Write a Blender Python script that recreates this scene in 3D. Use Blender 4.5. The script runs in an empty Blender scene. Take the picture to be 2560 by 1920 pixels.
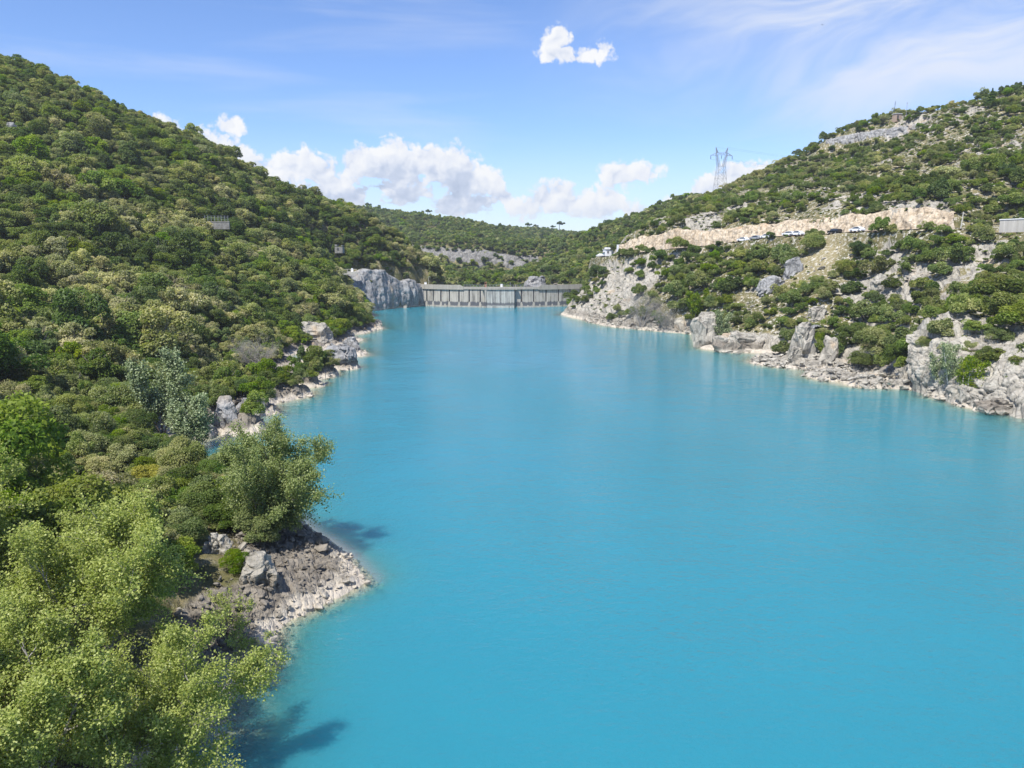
import bpy, bmesh, math, random
import numpy as np
from mathutils import Vector, Matrix
R = math.radians
random.seed(7)
rng = np.random.default_rng(7)
scene = bpy.context.scene
COL = scene.collection

# ------------------------------------------------------------------ camera
CAM_H = 25.0
F_PX = 1923.0                       # focal length in pixels of the 2560 px wide photograph
PITCH = math.atan((960 - 630) / F_PX)
cam_data = bpy.data.cameras.new("camera")
cam_data.sensor_width = 36.0
cam_data.lens = 36.0 * F_PX / 2560.0
cam_data.clip_start = 0.5
cam_data.clip_end = 20000
cam = bpy.data.objects.new("camera", cam_data)
cam.location = (0, 0, CAM_H)
cam.rotation_euler = (math.pi / 2 - PITCH, 0, 0)
COL.objects.link(cam)
scene.camera = cam

# ------------------------------------------------------------------ render / colour
scene.render.engine = 'CYCLES'
scene.view_settings.view_transform = 'Standard'
scene.view_settings.look = 'None'
scene.view_settings.gamma = 1.0
EXPO = 0.90
scene.view_settings.exposure = EXPO
cy = scene.cycles
cy.use_denoising = True
try:
    cy.denoiser = 'OPENIMAGEDENOISE'
    cy.denoising_prefilter = 'ACCURATE'
except Exception:
    pass
cy.max_bounces = 6
cy.diffuse_bounces = 3
cy.glossy_bounces = 3
cy.transmission_bounces = 3
cy.transparent_max_bounces = 8
cy.volume_bounces = 0
cy.sample_clamp_indirect = 4.0
cy.use_adaptive_sampling = True
cy.adaptive_threshold = 0.012

# ------------------------------------------------------------------ sun and sky
SUN_AZ = R(-147)                     # measured from the view direction (+Y), negative = left
SUN_EL = R(57)
to_sun = Vector((math.sin(SUN_AZ) * math.cos(SUN_EL), math.cos(SUN_AZ) * math.cos(SUN_EL), math.sin(SUN_EL)))
sun_data = bpy.data.lights.new("sun", 'SUN')
sun_data.energy = 4.05
sun_data.angle = R(0.53)
sun_data.color = (1.0, 0.955, 0.88)
sun = bpy.data.objects.new("sun", sun_data)
sun.rotation_euler = to_sun.to_track_quat('Z', 'Y').to_euler()
sun.location = (-100, 0, 200)
COL.objects.link(sun)


class NT:
    """small helper for building node trees"""
    def __init__(self, tree):
        self.t = tree
        self.n = tree.nodes
        self.l = tree.links

    def node(self, kind, **kw):
        nd = self.n.new(kind)
        for k, v in kw.items():
            setattr(nd, k, v)
        return nd

    def put(self, sock, val):
        if isinstance(val, bpy.types.NodeSocket):
            self.l.new(val, sock)
        elif val is not None:
            sock.default_value = val

    def math(self, op, a, b=None, c=None, clamp=False):
        nd = self.node('ShaderNodeMath', operation=op, use_clamp=clamp)
        self.put(nd.inputs[0], a)
        self.put(nd.inputs[1], b)
        self.put(nd.inputs[2], c)
        return nd.outputs[0]

    def vmath(self, op, a, b=None, c=None):
        nd = self.node('ShaderNodeVectorMath', operation=op)
        self.put(nd.inputs[0], a)
        if op == 'SCALE':
            self.put(nd.inputs['Scale'], b)
        else:
            self.put(nd.inputs[1], b)
            if c is not None:
                self.put(nd.inputs[2], c)
        return nd.outputs['Value'] if op in ('LENGTH', 'DOT_PRODUCT', 'DISTANCE') else nd.outputs[0]

    def noise(self, vec, scale, detail=4.0, rough=0.55, dist=0.0, lac=2.0, typ='FBM', dims='3D'):
        nd = self.node('ShaderNodeTexNoise')
        nd.noise_dimensions = dims
        nd.noise_type = typ
        self.put(nd.inputs['Vector'], vec)
        nd.inputs['Scale'].default_value = scale
        nd.inputs['Detail'].default_value = detail
        nd.inputs['Roughness'].default_value = rough
        nd.inputs['Lacunarity'].default_value = lac
        nd.inputs['Distortion'].default_value = dist
        return nd.outputs[0]

    def voro(self, vec, scale, feature='F1', detail=0.0, smooth=None, rough=0.5, out='Distance', dims='3D'):
        nd = self.node('ShaderNodeTexVoronoi', feature=feature, voronoi_dimensions=dims)
        self.put(nd.inputs['Vector'], vec)
        nd.inputs['Scale'].default_value = scale
        if 'Detail' in nd.inputs:
            nd.inputs['Detail'].default_value = detail
            nd.inputs['Roughness'].default_value = rough
        if smooth is not None and 'Smoothness' in nd.inputs:
            nd.inputs['Smoothness'].default_value = smooth
        return nd.outputs[out]

    def smooth(self, x, lo, hi, tlo=0.0, thi=1.0):
        nd = self.node('ShaderNodeMapRange', interpolation_type='SMOOTHSTEP')
        self.put(nd.inputs[0], x)
        nd.inputs[1].default_value = lo
        nd.inputs[2].default_value = hi
        nd.inputs[3].default_value = tlo
        nd.inputs[4].default_value = thi
        return nd.outputs[0]

    def ramp(self, x, stops, interp='LINEAR'):
        nd = self.node('ShaderNodeValToRGB')
        cr = nd.color_ramp
        cr.interpolation = interp
        while len(cr.elements) < len(stops):
            cr.elements.new(0.5)
        for e, (p, c) in zip(cr.elements, stops):
            e.position = p
            e.color = (c[0], c[1], c[2], 1)
        self.put(nd.inputs[0], x)
        return nd.outputs[0]

    def mix(self, f, a, b, mode='MIX'):
        nd = self.node('ShaderNodeMix', data_type='RGBA', blend_type=mode)
        self.put(nd.inputs[0], f)
        for s, v in ((nd.inputs[6], a), (nd.inputs[7], b)):
            if isinstance(v, (tuple, list)):
                v = (v[0], v[1], v[2], 1)
            self.put(s, v)
        return nd.outputs[2]

    def comb(self, x, y, z):
        nd = self.node('ShaderNodeCombineXYZ')
        self.put(nd.inputs[0], x)
        self.put(nd.inputs[1], y)
        self.put(nd.inputs[2], z)
        return nd.outputs[0]

    def sep(self, v):
        nd = self.node('ShaderNodeSeparateXYZ')
        self.put(nd.inputs[0], v)
        return nd.outputs


def px_dir(px, py):
    """world direction of a pixel of the 2560x1920 photograph"""
    u = (px - 1280.0) / F_PX
    v = (960.0 - py) / F_PX
    return np.array([u, math.cos(PITCH) + v * math.sin(PITCH), v * math.cos(PITCH) - math.sin(PITCH)])


def az_el(px, py):
    d = px_dir(px, py)
    return math.degrees(math.atan2(d[0], d[1])), math.degrees(math.atan2(d[2], math.hypot(d[0], d[1])))


SKY_STRENGTH = 0.088


def build_world():
    w = bpy.data.worlds.new("World")
    scene.world = w
    w.use_nodes = True
    w.cycles.sampling_method = 'NONE'
    g = NT(w.node_tree)
    g.n.clear()
    out = g.node('ShaderNodeOutputWorld')
    bg = g.node('ShaderNodeBackground')
    bg.inputs['Strength'].default_value = SKY_STRENGTH
    g.l.new(bg.outputs[0], out.inputs[0])
    sky = g.node('ShaderNodeTexSky', sky_type='NISHITA')
    sky.sun_disc = False
    sky.sun_elevation = SUN_EL
    sky.sun_rotation = SUN_AZ
    sky.altitude = 400
    sky.air_density = 1.0
    sky.dust_density = 0.25
    sky.ozone_density = 2.2
    tc = g.node('ShaderNodeTexCoord').outputs['Generated']
    d = g.vmath('NORMALIZE', tc)
    x, y, z = g.sep(d)[:3]
    az = g.math('MULTIPLY', g.math('ARCTAN2', x, y), 57.29578)
    el = g.math('MULTIPLY', g.math('ARCSINE', z), 57.29578)
    P = g.comb(az, el, 0.0)                                  # degrees
    skyc = g.mix(1.0, sky.outputs[0], (0.75, 0.88, 1.15), 'MULTIPLY')
    W = 1.0 / (SKY_STRENGTH * 2 ** EXPO)
    # ---- thin high veil: streaks fanning out of the upper right, and faint bands elsewhere
    warp = g.noise(g.vmath('MULTIPLY', P, (0.06, 0.09, 1)), 1.0, 3, 0.5, dims='2D')
    rot = g.node('ShaderNodeVectorRotate', rotation_type='Z_AXIS')
    g.put(rot.inputs['Vector'], P)
    rot.inputs['Angle'].default_value = R(-13)
    Pc = g.vmath('ADD', g.vmath('MULTIPLY', rot.outputs[0], (0.05, 0.24, 1)), g.comb(0.0, g.math('MULTIPLY', warp, 1.6), 0.0))
    st = g.noise(Pc, 1.0, 5, 0.58, 0.35, dims='2D')
    az_c, el_c = az_el(2330, 40)
    dq = g.vmath('LENGTH', g.vmath('MULTIPLY', g.vmath('SUBTRACT', P, (az_c, el_c, 0)), (1 / 24.0, 1 / 8.5, 0)))
    region = g.smooth(dq, 1.25, 0.15)
    veil = g.math('MULTIPLY', g.smooth(st, 0.28, 0.68, 0.18, 1.0), region)
    veil = g.math('MULTIPLY', veil, 0.92)
    veil2 = g.math('MULTIPLY', g.smooth(g.noise(g.vmath('MULTIPLY', P, (0.035, 0.30, 1)), 1.0, 5, 0.55, 0.3, dims='2D'), 0.50, 0.82), 0.26)
    low = g.smooth(el, 9.0, 0.5)
    veil = g.math('MAXIMUM', g.math('MAXIMUM', veil, veil2), g.math('MULTIPLY', low, 0.46))
    base = g.mix(veil, skyc, (0.84 * W, 0.88 * W, 0.97 * W))
    # ---- cumulus: outline of the bank along the horizon plus a few single clouds
    cl = [(1562, 438, 66, 26, 1.05), (1387, 106, 33, 30, 0.95), (1405, 136, 54, 18, 0.95), (1450, 142, 58, 13, 0.95), (1484, 134, 34, 21, 0.95), (582, 312, 26, 22, 0.85)]
    top = [(250, 560), (330, 380), (400, 300), (451, 316), (530, 331), (602, 356), (646, 385), (747, 378), (820, 398), (845, 408), (870, 384), (900, 366), (964, 352), (1015, 366), (1072, 374), (1166, 366), (1210, 398),
           (1225, 420), (1268, 452), (1282, 492), (1297, 494), (1369, 450), (1427, 452), (1434, 472), (1478, 458), (1528, 468), (1557, 494), (1600, 520), (1640, 505), (1690, 490), (1716, 480), (1752, 446), (1818, 418), (1883, 402), (1940, 412), (2010, 450), (2100, 560)]
    tp = sorted((az_el(px, py)) for px, py in top)
    fc = g.node('ShaderNodeFloatCurve')
    cv = fc.mapping.curves[0]
    cv.points[0].location = ((tp[0][0] + 60) / 120, (tp[0][1] + 2) / 15)
    cv.points[1].location = ((tp[-1][0] + 60) / 120, (tp[-1][1] + 2) / 15)
    for a0, e0 in tp[1:-1]:
        cv.points.new((a0 + 60) / 120, (e0 + 2) / 15)
    fc.mapping.extend = 'HORIZONTAL'
    fc.mapping.update()

    def billow(p, fine_too=True):
        a = g.voro(p, 0.42, 'F1', dims='2D')
        b = g.voro(p, 1.05, 'F1', dims='2D')
        s = g.math('ADD', g.math('MULTIPLY', g.math('MULTIPLY', a, a), 0.70), g.math('MULTIPLY', g.math('MULTIPLY', b, b), 0.38))
        coarse = g.math('SUBTRACT', 0.42, s)
        if not fine_too:
            return coarse
        c = g.voro(p, 2.7, 'F1', dims='2D')
        return coarse, g.math('SUBTRACT', coarse, g.math('MULTIPLY', g.math('MULTIPLY', c, c), 0.27))

    wn = g.node('ShaderNodeTexNoise', noise_dimensions='2D')
    g.put(wn.inputs['Vector'], P)
    wn.inputs['Scale'].default_value = 0.9
    wn.inputs['Detail'].default_value = 4
    Pw = g.vmath('ADD', P, g.vmath('MULTIPLY', g.vmath('SUBTRACT', wn.outputs['Color'], (0.5, 0.5, 0.5)), (1.1, 0.9, 0)))

    def field(p):
        pa, pe = g.sep(p)[:2]
        g.put(fc.inputs['Value'], g.math('MULTIPLY_ADD', pa, 1 / 120, 0.5))
        tope = g.math('MULTIPLY_ADD', fc.outputs[0], 15.0, -2.0)
        m = g.math('MULTIPLY', g.math('SUBTRACT', tope, pe), 0.62)
        m = g.math('MINIMUM', m, g.math('MULTIPLY', g.math('SUBTRACT', pe, 2.6), 0.75))
        g.depth_in = g.math('SUBTRACT', tope, pe)
        m = g.math('MINIMUM', m, 0.75)
        for (px, py, rx, ry, k) in cl:
            a0, e0 = az_el(px, py)
            a1, _ = az_el(px + rx, py)
            _, e1 = az_el(px, py - ry)
            sx, sy = 1 / (a1 - a0), 1 / (e1 - e0)
            q = g.vmath('MULTIPLY_ADD', p, (sx, sy, 0), (-a0 * sx, -e0 * sy, 0))
            m = g.math('MAXIMUM', m, g.math('MULTIPLY', g.math('SUBTRACT', k + 0.12, g.vmath('LENGTH', q)), 0.55))
        return m

    # bank outside the frame, so that the sky goes on in the same way
    side = g.math('MAXIMUM', g.smooth(az, 38, 52), g.smooth(az, -34, -48))
    bankn = g.noise(g.vmath('MULTIPLY', P, (0.06, 0.12, 1)), 1.0, 3, 0.5, dims='2D')
    bank = g.math('SUBTRACT', g.math('MULTIPLY', bankn, 2.2), g.math('ADD', 0.75, g.math('MULTIPLY', g.math('ABSOLUTE', g.math('SUBTRACT', el, 4.5)), 0.16)))
    bank = g.math('SUBTRACT', bank, g.math('MULTIPLY', g.math('SUBTRACT', 1.0, side), 6.0))
    fld = field(Pw)
    M = g.math('MAXIMUM', fld, bank)
    gaps = g.smooth(g.noise(g.vmath('MULTIPLY', P, (0.22, 0.42, 1)), 1.0, 4, 0.6, dims='2D'), 0.40, 0.64)
    M = g.math('SUBTRACT', M, g.math('MULTIPLY', g.math('MULTIPLY', gaps, g.smooth(g.depth_in, 0.5, 2.5)), 0.95))
    b0c, b0 = billow(Pw)
    b1 = billow(g.vmath('ADD', Pw, (-0.30, 0.42, 0.0)), False)
    fine = g.noise(P, 3.2, 5, 0.62, dims='2D')
    dens = g.math('ADD', g.math('ADD', M, g.math('MULTIPLY', b0, 1.15)), g.math('MULTIPLY', g.math('SUBTRACT', fine, 0.5), 0.36))
    cov = g.smooth(dens, -0.04, 0.36)
    lit = g.math('MULTIPLY_ADD', g.math('SUBTRACT', b0c, b1), 1.05, 0.80)
    lit = g.math('ADD', lit, g.math('MULTIPLY', g.math('SUBTRACT', b0, b0c), 0.9))
    thick = g.smooth(dens, 0.35, 1.15)
    lit = g.math('SUBTRACT', lit, g.math('MULTIPLY', thick, 0.16))
    lit = g.math('SUBTRACT', lit, g.smooth(g.depth_in, 0.7, 3.4, 0.0, 0.40))
    lit = g.math('ADD', lit, g.math('MULTIPLY', g.math('SUBTRACT', fine, 0.5), 0.22), clamp=True)
    cc = g.ramp(lit, [(0.0, (0.46, 0.54, 0.70)), (0.35, (0.62, 0.69, 0.84)), (0.62, (0.86, 0.89, 0.96)), (0.9, (1.0, 1.0, 1.0))])
    # far clouds near the horizon fade into the veil
    cc = g.mix(g.math('MULTIPLY', g.smooth(el, 4.2, 1.2), 0.55), cc, (0.72, 0.80, 0.93))
    cc = g.vmath('SCALE', cc, 1.0 * W)
    g.put(bg.inputs['Color'], g.mix(g.math('MULTIPLY', cov, 0.97), base, cc))


build_world()

# ================================================================== numpy helpers
def hsh(ix, iy, iz, seed):
    h = (ix.astype(np.int64) * 374761393 + iy.astype(np.int64) * 668265263 + iz.astype(np.int64) * 2147483647 + seed * 1274126177) & 0xFFFFFFFF
    h = ((h ^ (h >> 13)) * 1274126177) & 0xFFFFFFFF
    h = ((h ^ (h >> 16)) * 2246822519) & 0xFFFFFFFF
    h = h ^ (h >> 15)
    return (h & 0xFFFFFF) / float(0x1000000)


def vnoise(P, seed=0):
    i = np.floor(P).astype(np.int64)
    f = P - i
    f = f * f * (3 - 2 * f)
    o = 0
    for dx in (0, 1):
        wx = f[:, 0] if dx else 1 - f[:, 0]
        for dy in (0, 1):
            wy = f[:, 1] if dy else 1 - f[:, 1]
            for dz in (0, 1):
                wz = f[:, 2] if dz else 1 - f[:, 2]
                o = o + wx * wy * wz * hsh(i[:, 0] + dx, i[:, 1] + dy, i[:, 2] + dz, seed)
    return o * 2 - 1


def fbm(P, octv=4, seed=0, gain=0.5):
    s, a, t = 0, 1.0, 0
    for k in range(octv):
        s = s + a * vnoise(P * (2.03 ** k) + k * 17.3, seed + k)
        t += a
        a *= gain
    return s / t


def voro(P, seed=0):
    """F1, F2 and the nearest cell's random number"""
    i = np.floor(P).astype(np.int64)
    f1 = np.full(len(P), 9.0)
    f2 = np.full(len(P), 9.0)
    idv = np.zeros(len(P))
    for dx in (-1, 0, 1):
        for dy in (-1, 0, 1):
            for dz in (-1, 0, 1):
                c = i + np.array([dx, dy, dz])
                p = np.stack([c[:, 0] + hsh(c[:, 0], c[:, 1], c[:, 2], seed), c[:, 1] + hsh(c[:, 0], c[:, 1], c[:, 2], seed + 1),
                              c[:, 2] + hsh(c[:, 0], c[:, 1], c[:, 2], seed + 2)], 1)
                d = np.sqrt(((P - p) ** 2).sum(1))
                r = hsh(c[:, 0], c[:, 1], c[:, 2], seed + 3)
                near = d < f1
                f2 = np.where(near, f1, np.minimum(f2, d))
                idv = np.where(near, r, idv)
                f1 = np.where(near, d, f1)
    return f1, f2, idv


def sstep(x, a, b):
    t = np.clip((x - a) / (b - a), 0, 1)
    return t * t * (3 - 2 * t)


def mesh_np(name, co, faces, mat=None, smooth=False):
    """mesh from numpy: co (n,3), faces (m,k) all of one size, or a list of such arrays"""
    if not isinstance(faces, list):
        faces = [faces]
    me = bpy.data.meshes.new(name)
    co = np.ascontiguousarray(co, dtype=np.float32)
    me.vertices.add(len(co))
    me.vertices.foreach_set('co', co.ravel())
    nl = sum(f.size for f in faces)
    npoly = sum(len(f) for f in faces)
    me.loops.add(nl)
    me.polygons.add(npoly)
    me.loops.foreach_set('vertex_index', np.concatenate([f.ravel() for f in faces]).astype(np.int32))
    sizes = np.concatenate([np.full(len(f), f.shape[1]) for f in faces])
    starts = np.concatenate([[0], np.cumsum(sizes)[:-1]]).astype(np.int32)
    me.polygons.foreach_set('loop_start', starts)
    if smooth:
        me.polygons.foreach_set('use_smooth', np.ones(npoly, dtype=bool))
    me.update(calc_edges=True)
    if mat is not None:
        me.materials.append(mat)
    return me


def attr(me, name, vals):
    a = me.attributes.new(name, 'FLOAT', 'POINT')
    a.data.foreach_set('value', np.ascontiguousarray(vals, dtype=np.float32))


def link(name, data, parent=None, loc=None, rot=None, scale=None):
    o = bpy.data.objects.new(name, data)
    COL.objects.link(o)
    if parent is not None:
        o.parent = parent
    if loc is not None:
        o.location = loc
    if rot is not None:
        o.rotation_euler = rot
    if scale is not None:
        o.scale = (scale,) * 3 if isinstance(scale, (int, float)) else scale
    return o


def tag(o, label=None, cat=None, group=None, kind=None):
    for k, v in (('label', label), ('category', cat), ('group', group), ('kind', kind)):
        if v:
            o[k] = v
    return o


class MB:
    """collects boxes, tubes and grids into one mesh"""
    def __init__(self):
        self.v, self.f = [], []

    def add(self, vs, fs):
        b = len(self.v)
        self.v += [tuple(p) for p in vs]
        self.f += [tuple(b + i for i in f) for f in fs]
        return self

    def box(self, c, s, rz=0.0, taper=1.0):
        hx, hy, hz = s[0] / 2, s[1] / 2, s[2] / 2
        vs = []
        for z, k in ((-hz, 1.0), (hz, taper)):
            for x, y in ((-hx, -hy), (hx, -hy), (hx, hy), (-hx, hy)):
                x2, y2 = x * k, y * k
                vs.append((c[0] + x2 * math.cos(rz) - y2 * math.sin(rz), c[1] + x2 * math.sin(rz) + y2 * math.cos(rz), c[2] + z))
        return self.add(vs, [(3, 2, 1, 0), (4, 5, 6, 7), (0, 1, 5, 4), (1, 2, 6, 5), (2, 3, 7, 6), (3, 0, 4, 7)])

    def tube(self, pts, rad, n=6, cap=True):
        pts = [Vector(p) for p in pts]
        if not isinstance(rad, (list, tuple)):
            rad = [rad] * len(pts)
        vs, fs = [], []
        for i, p in enumerate(pts):
            t = (pts[min(i + 1, len(pts) - 1)] - pts[max(i - 1, 0)]).normalized()
            a = t.orthogonal().normalized() if i == 0 else (a - t * a.dot(t)).normalized()
            b = t.cross(a)
            for k in range(n):
                q = 2 * math.pi * k / n
                vs.append(p + (a * math.cos(q) + b * math.sin(q)) * rad[i])
        for i in range(len(pts) - 1):
            for k in range(n):
                fs.append((i * n + k, i * n + (k + 1) % n, (i + 1) * n + (k + 1) % n, (i + 1) * n + k))
        if cap:
            fs.append(tuple(range(n - 1, -1, -1)))
            fs.append(tuple((len(pts) - 1) * n + k for k in range(n)))
        return self.add(vs, fs)

    def prism(self, poly, z0, z1):
        n = len(poly)
        vs = [(x, y, z0) for x, y in poly] + [(x, y, z1) for x, y in poly]
        fs = [tuple(range(n - 1, -1, -1)), tuple(range(n, 2 * n))]
        fs += [(i, (i + 1) % n, n + (i + 1) % n, n + i) for i in range(n)]
        return self.add(vs, fs)

    def mesh(self, name, mat, smooth=False):
        me = bpy.data.meshes.new(name)
        me.from_pydata(self.v, [], self.f)
        me.materials.append(mat)
        if smooth:
            for p in me.polygons:
                p.use_smooth = True
        me.update()
        return me

    def build(self, name, mat, parent=None, loc=None, rot=None, smooth=False):
        return link(name, self.mesh(name, mat, smooth), parent, loc, rot)


def empty(name, loc=(0, 0, 0), rz=0.0):
    o = bpy.data.objects.new(name, None)
    o.empty_display_size = 0.5
    o.location = loc
    o.rotation_euler = (0, 0, rz)
    COL.objects.link(o)
    return o

# ================================================================== materials
def new_mat(name):
    m = bpy.data.materials.new(name)
    m.use_nodes = True
    g = NT(m.node_tree)
    g.n.clear()
    out = g.node('ShaderNodeOutputMaterial')
    return m, g, out


def principled(g, out, color, rough=0.85, bump=None, bstr=0.5, bdist=0.1, spec=0.25, metal=0.0):
    p = g.node('ShaderNodeBsdfPrincipled')
    if isinstance(color, (tuple, list)):
        color = (color[0], color[1], color[2], 1)
    g.put(p.inputs['Base Color'], color)
    g.put(p.inputs['Roughness'], rough)
    p.inputs['Specular IOR Level'].default_value = spec
    p.inputs['Metallic'].default_value = metal
    if bump is not None:
        b = g.node('ShaderNodeBump')
        b.inputs['Strength'].default_value = bstr
        b.inputs['Distance'].default_value = bdist
        g.put(b.inputs['Height'], bump)
        g.l.new(b.outputs[0], p.inputs['Normal'])
    g.l.new(p.outputs[0], out.inputs[0])
    return p


def plain(name, color, rough=0.7, var=0.15, scale=3.0, metal=0.0, spec=0.3):
    m, g, out = new_mat(name)
    P = g.node('ShaderNodeTexCoord').outputs['Object']
    n = g.noise(P, scale, 4, 0.6)
    lo = tuple(c * (1 - var) for c in color)
    hi = tuple(min(1, c * (1 + var)) for c in color)
    principled(g, out, g.ramp(n, [(0.3, lo), (0.7, hi)]), rough, metal=metal, spec=spec)
    return m


def attr_node(g, name):
    a = g.node('ShaderNodeAttribute')
    a.attribute_name = name
    return a.outputs['Fac']


def rock_colour(g, P, kind):
    """limestone: pale grey with darker weathering, cracks and a few ochre stains"""
    n1 = g.noise(P, 0.22, 6, 0.62)
    n2 = g.noise(g.vmath('MULTIPLY', P, (1.3, 1.3, 0.35)), 0.9, 6, 0.65)
    nf = g.noise(P, 5.0, 4, 0.7)
    wp = g.vmath('ADD', P, g.vmath('SCALE', g.noise_col(P, 0.5), 1.6))
    e = g.voro(g.vmath('MULTIPLY', wp, (1, 1, 0.75)), 0.42, 'DISTANCE_TO_EDGE')
    mixn = g.math('ADD', g.math('MULTIPLY', n1, 0.45), g.math('MULTIPLY', n2, 0.55))
    mixn = g.math('ADD', mixn, g.math('MULTIPLY', g.math('SUBTRACT', nf, 0.5), 0.30))
    if kind == 'cut':
        n3 = g.noise(g.vmath('MULTIPLY', P, (1.1, 1.1, 0.10)), 1.0, 4, 0.6)
        mixn = g.math('ADD', g.math('MULTIPLY', mixn, 0.55), g.math('MULTIPLY', n3, 0.45))
        c = g.ramp(mixn, [(0.36, (0.21, 0.165, 0.115)), (0.45, (0.38, 0.305, 0.215)), (0.55, (0.50, 0.425, 0.325)), (0.68, (0.56, 0.50, 0.415))])
        st = g.smooth(g.noise(g.vmath('MULTIPLY', P, (0.10, 0.10, 0.02)), 1.0, 3, 0.5), 0.62, 0.74)
        c = g.mix(g.math('MULTIPLY', st, 0.5), c, (0.42, 0.24, 0.10))
    elif kind == 'far':
        c = g.ramp(mixn, [(0.32, (0.06, 0.06, 0.06)), (0.46, (0.16, 0.155, 0.145)), (0.60, (0.26, 0.25, 0.23)), (0.75, (0.34, 0.33, 0.30))])
    elif kind == 'grey':
        c = g.ramp(mixn, [(0.30, (0.085, 0.085, 0.094)), (0.45, (0.207, 0.207, 0.207)), (0.58, (0.339, 0.339, 0.335)), (0.75, (0.453, 0.453, 0.433))])
        st = g.smooth(g.noise(g.vmath('MULTIPLY', P, (0.16, 0.16, 0.03)), 1.0, 3, 0.5), 0.56, 0.72)
        c = g.mix(g.math('MULTIPLY', st, 0.5), c, (0.45, 0.34, 0.22))
    else:
        c = g.ramp(mixn, [(0.30, (0.130, 0.123, 0.104)), (0.44, (0.279, 0.260, 0.221)), (0.58, (0.400, 0.374, 0.321)), (0.75, (0.484, 0.460, 0.405))])
        st = g.smooth(g.noise(P, 0.16, 3, 0.5), 0.60, 0.74)
        c = g.mix(g.math('MULTIPLY', st, 0.55), c, (0.46, 0.33, 0.20))
    crack = g.smooth(e, 0.0, 0.07)
    c = g.mix(g.math('MULTIPLY', g.math('SUBTRACT', 1.0, crack), 0.45), c, (0.07, 0.065, 0.06))
    h = g.math('ADD', g.math('MULTIPLY', n2, 0.9), g.math('MULTIPLY', nf, 0.4))
    return c, h


def _noise_col(self, vec, scale):
    nd = self.node('ShaderNodeTexNoise')
    self.put(nd.inputs['Vector'], vec)
    nd.inputs['Scale'].default_value = scale
    nd.inputs['Detail'].default_value = 3
    return self.vmath('SUBTRACT', nd.outputs['Color'], (0.5, 0.5, 0.5))


NT.noise_col = _noise_col


def shore_stain(g, P, c, amount):
    """a reservoir's drawdown band: bleached just above the water, a dark film higher up"""
    z = g.sep(P)[2]
    n = g.noise(P, 0.35, 4, 0.6)
    zz = g.math('ADD', z, g.math('MULTIPLY', g.math('SUBTRACT', n, 0.5), 1.6))
    dark = g.math('MULTIPLY', g.smooth(zz, 0.45, 1.0), g.smooth(zz, 3.3, 2.2))
    dark = g.math('MULTIPLY', dark, amount)
    c = g.mix(dark, c, g.mix(1.0, c, (0.60, 0.57, 0.55), 'MULTIPLY'))
    pale = g.math('MULTIPLY', g.smooth(zz, 0.95, 0.35), 0.55)
    return g.mix(pale, c, (0.56, 0.49, 0.40))


def mat_rock(name, kind='pale', stain=0.0, objspace=False):
    m, g, out = new_mat(name)
    P = g.node('ShaderNodeNewGeometry').outputs['Position']
    c, h = rock_colour(g, P, kind)
    c = shore_stain(g, P, c, stain) if stain > 0 else c
    principled(g, out, c, 0.9, h, 0.9, 0.35, spec=0.15)
    return m


def mat_terrain():
    m, g, out = new_mat("hillside_ground")
    P = g.node('ShaderNodeNewGeometry').outputs['Position']
    c, h = rock_colour(g, P, 'pale')
    c = shore_stain(g, P, c, attr_node(g, 'stain'))
    ns = g.noise(P, 0.35, 5, 0.65)
    ns2 = g.noise(P, 2.5, 4, 0.7)
    soil = g.ramp(ns, [(0.32, (0.055, 0.065, 0.024)), (0.5, (0.12, 0.11, 0.05)), (0.68, (0.24, 0.20, 0.11))])
    dry = g.ramp(ns2, [(0.3, (0.13, 0.13, 0.05)), (0.5, (0.25, 0.21, 0.115)), (0.72, (0.38, 0.33, 0.23))])
    soil = g.mix(attr_node(g, 'dry'), soil, dry)
    pebbles = g.smooth(g.noise(P, 1.1, 5, 0.75), 0.53, 0.60)
    soil = g.mix(g.math('MULTIPLY', pebbles, attr_node(g, 'stony')), soil, (0.50, 0.475, 0.42))
    f = g.smooth(g.math('ADD', attr_node(g, 'rock'), g.math('MULTIPLY', g.math('SUBTRACT', ns, 0.5), 0.7)), 0.38, 0.62)
    col = g.mix(f, soil, c)
    hh = g.math('ADD', h, g.math('MULTIPLY', ns2, 0.6))
    principled(g, out, col, 0.92, hh, 0.8, 0.3, spec=0.12)
    return m


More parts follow.
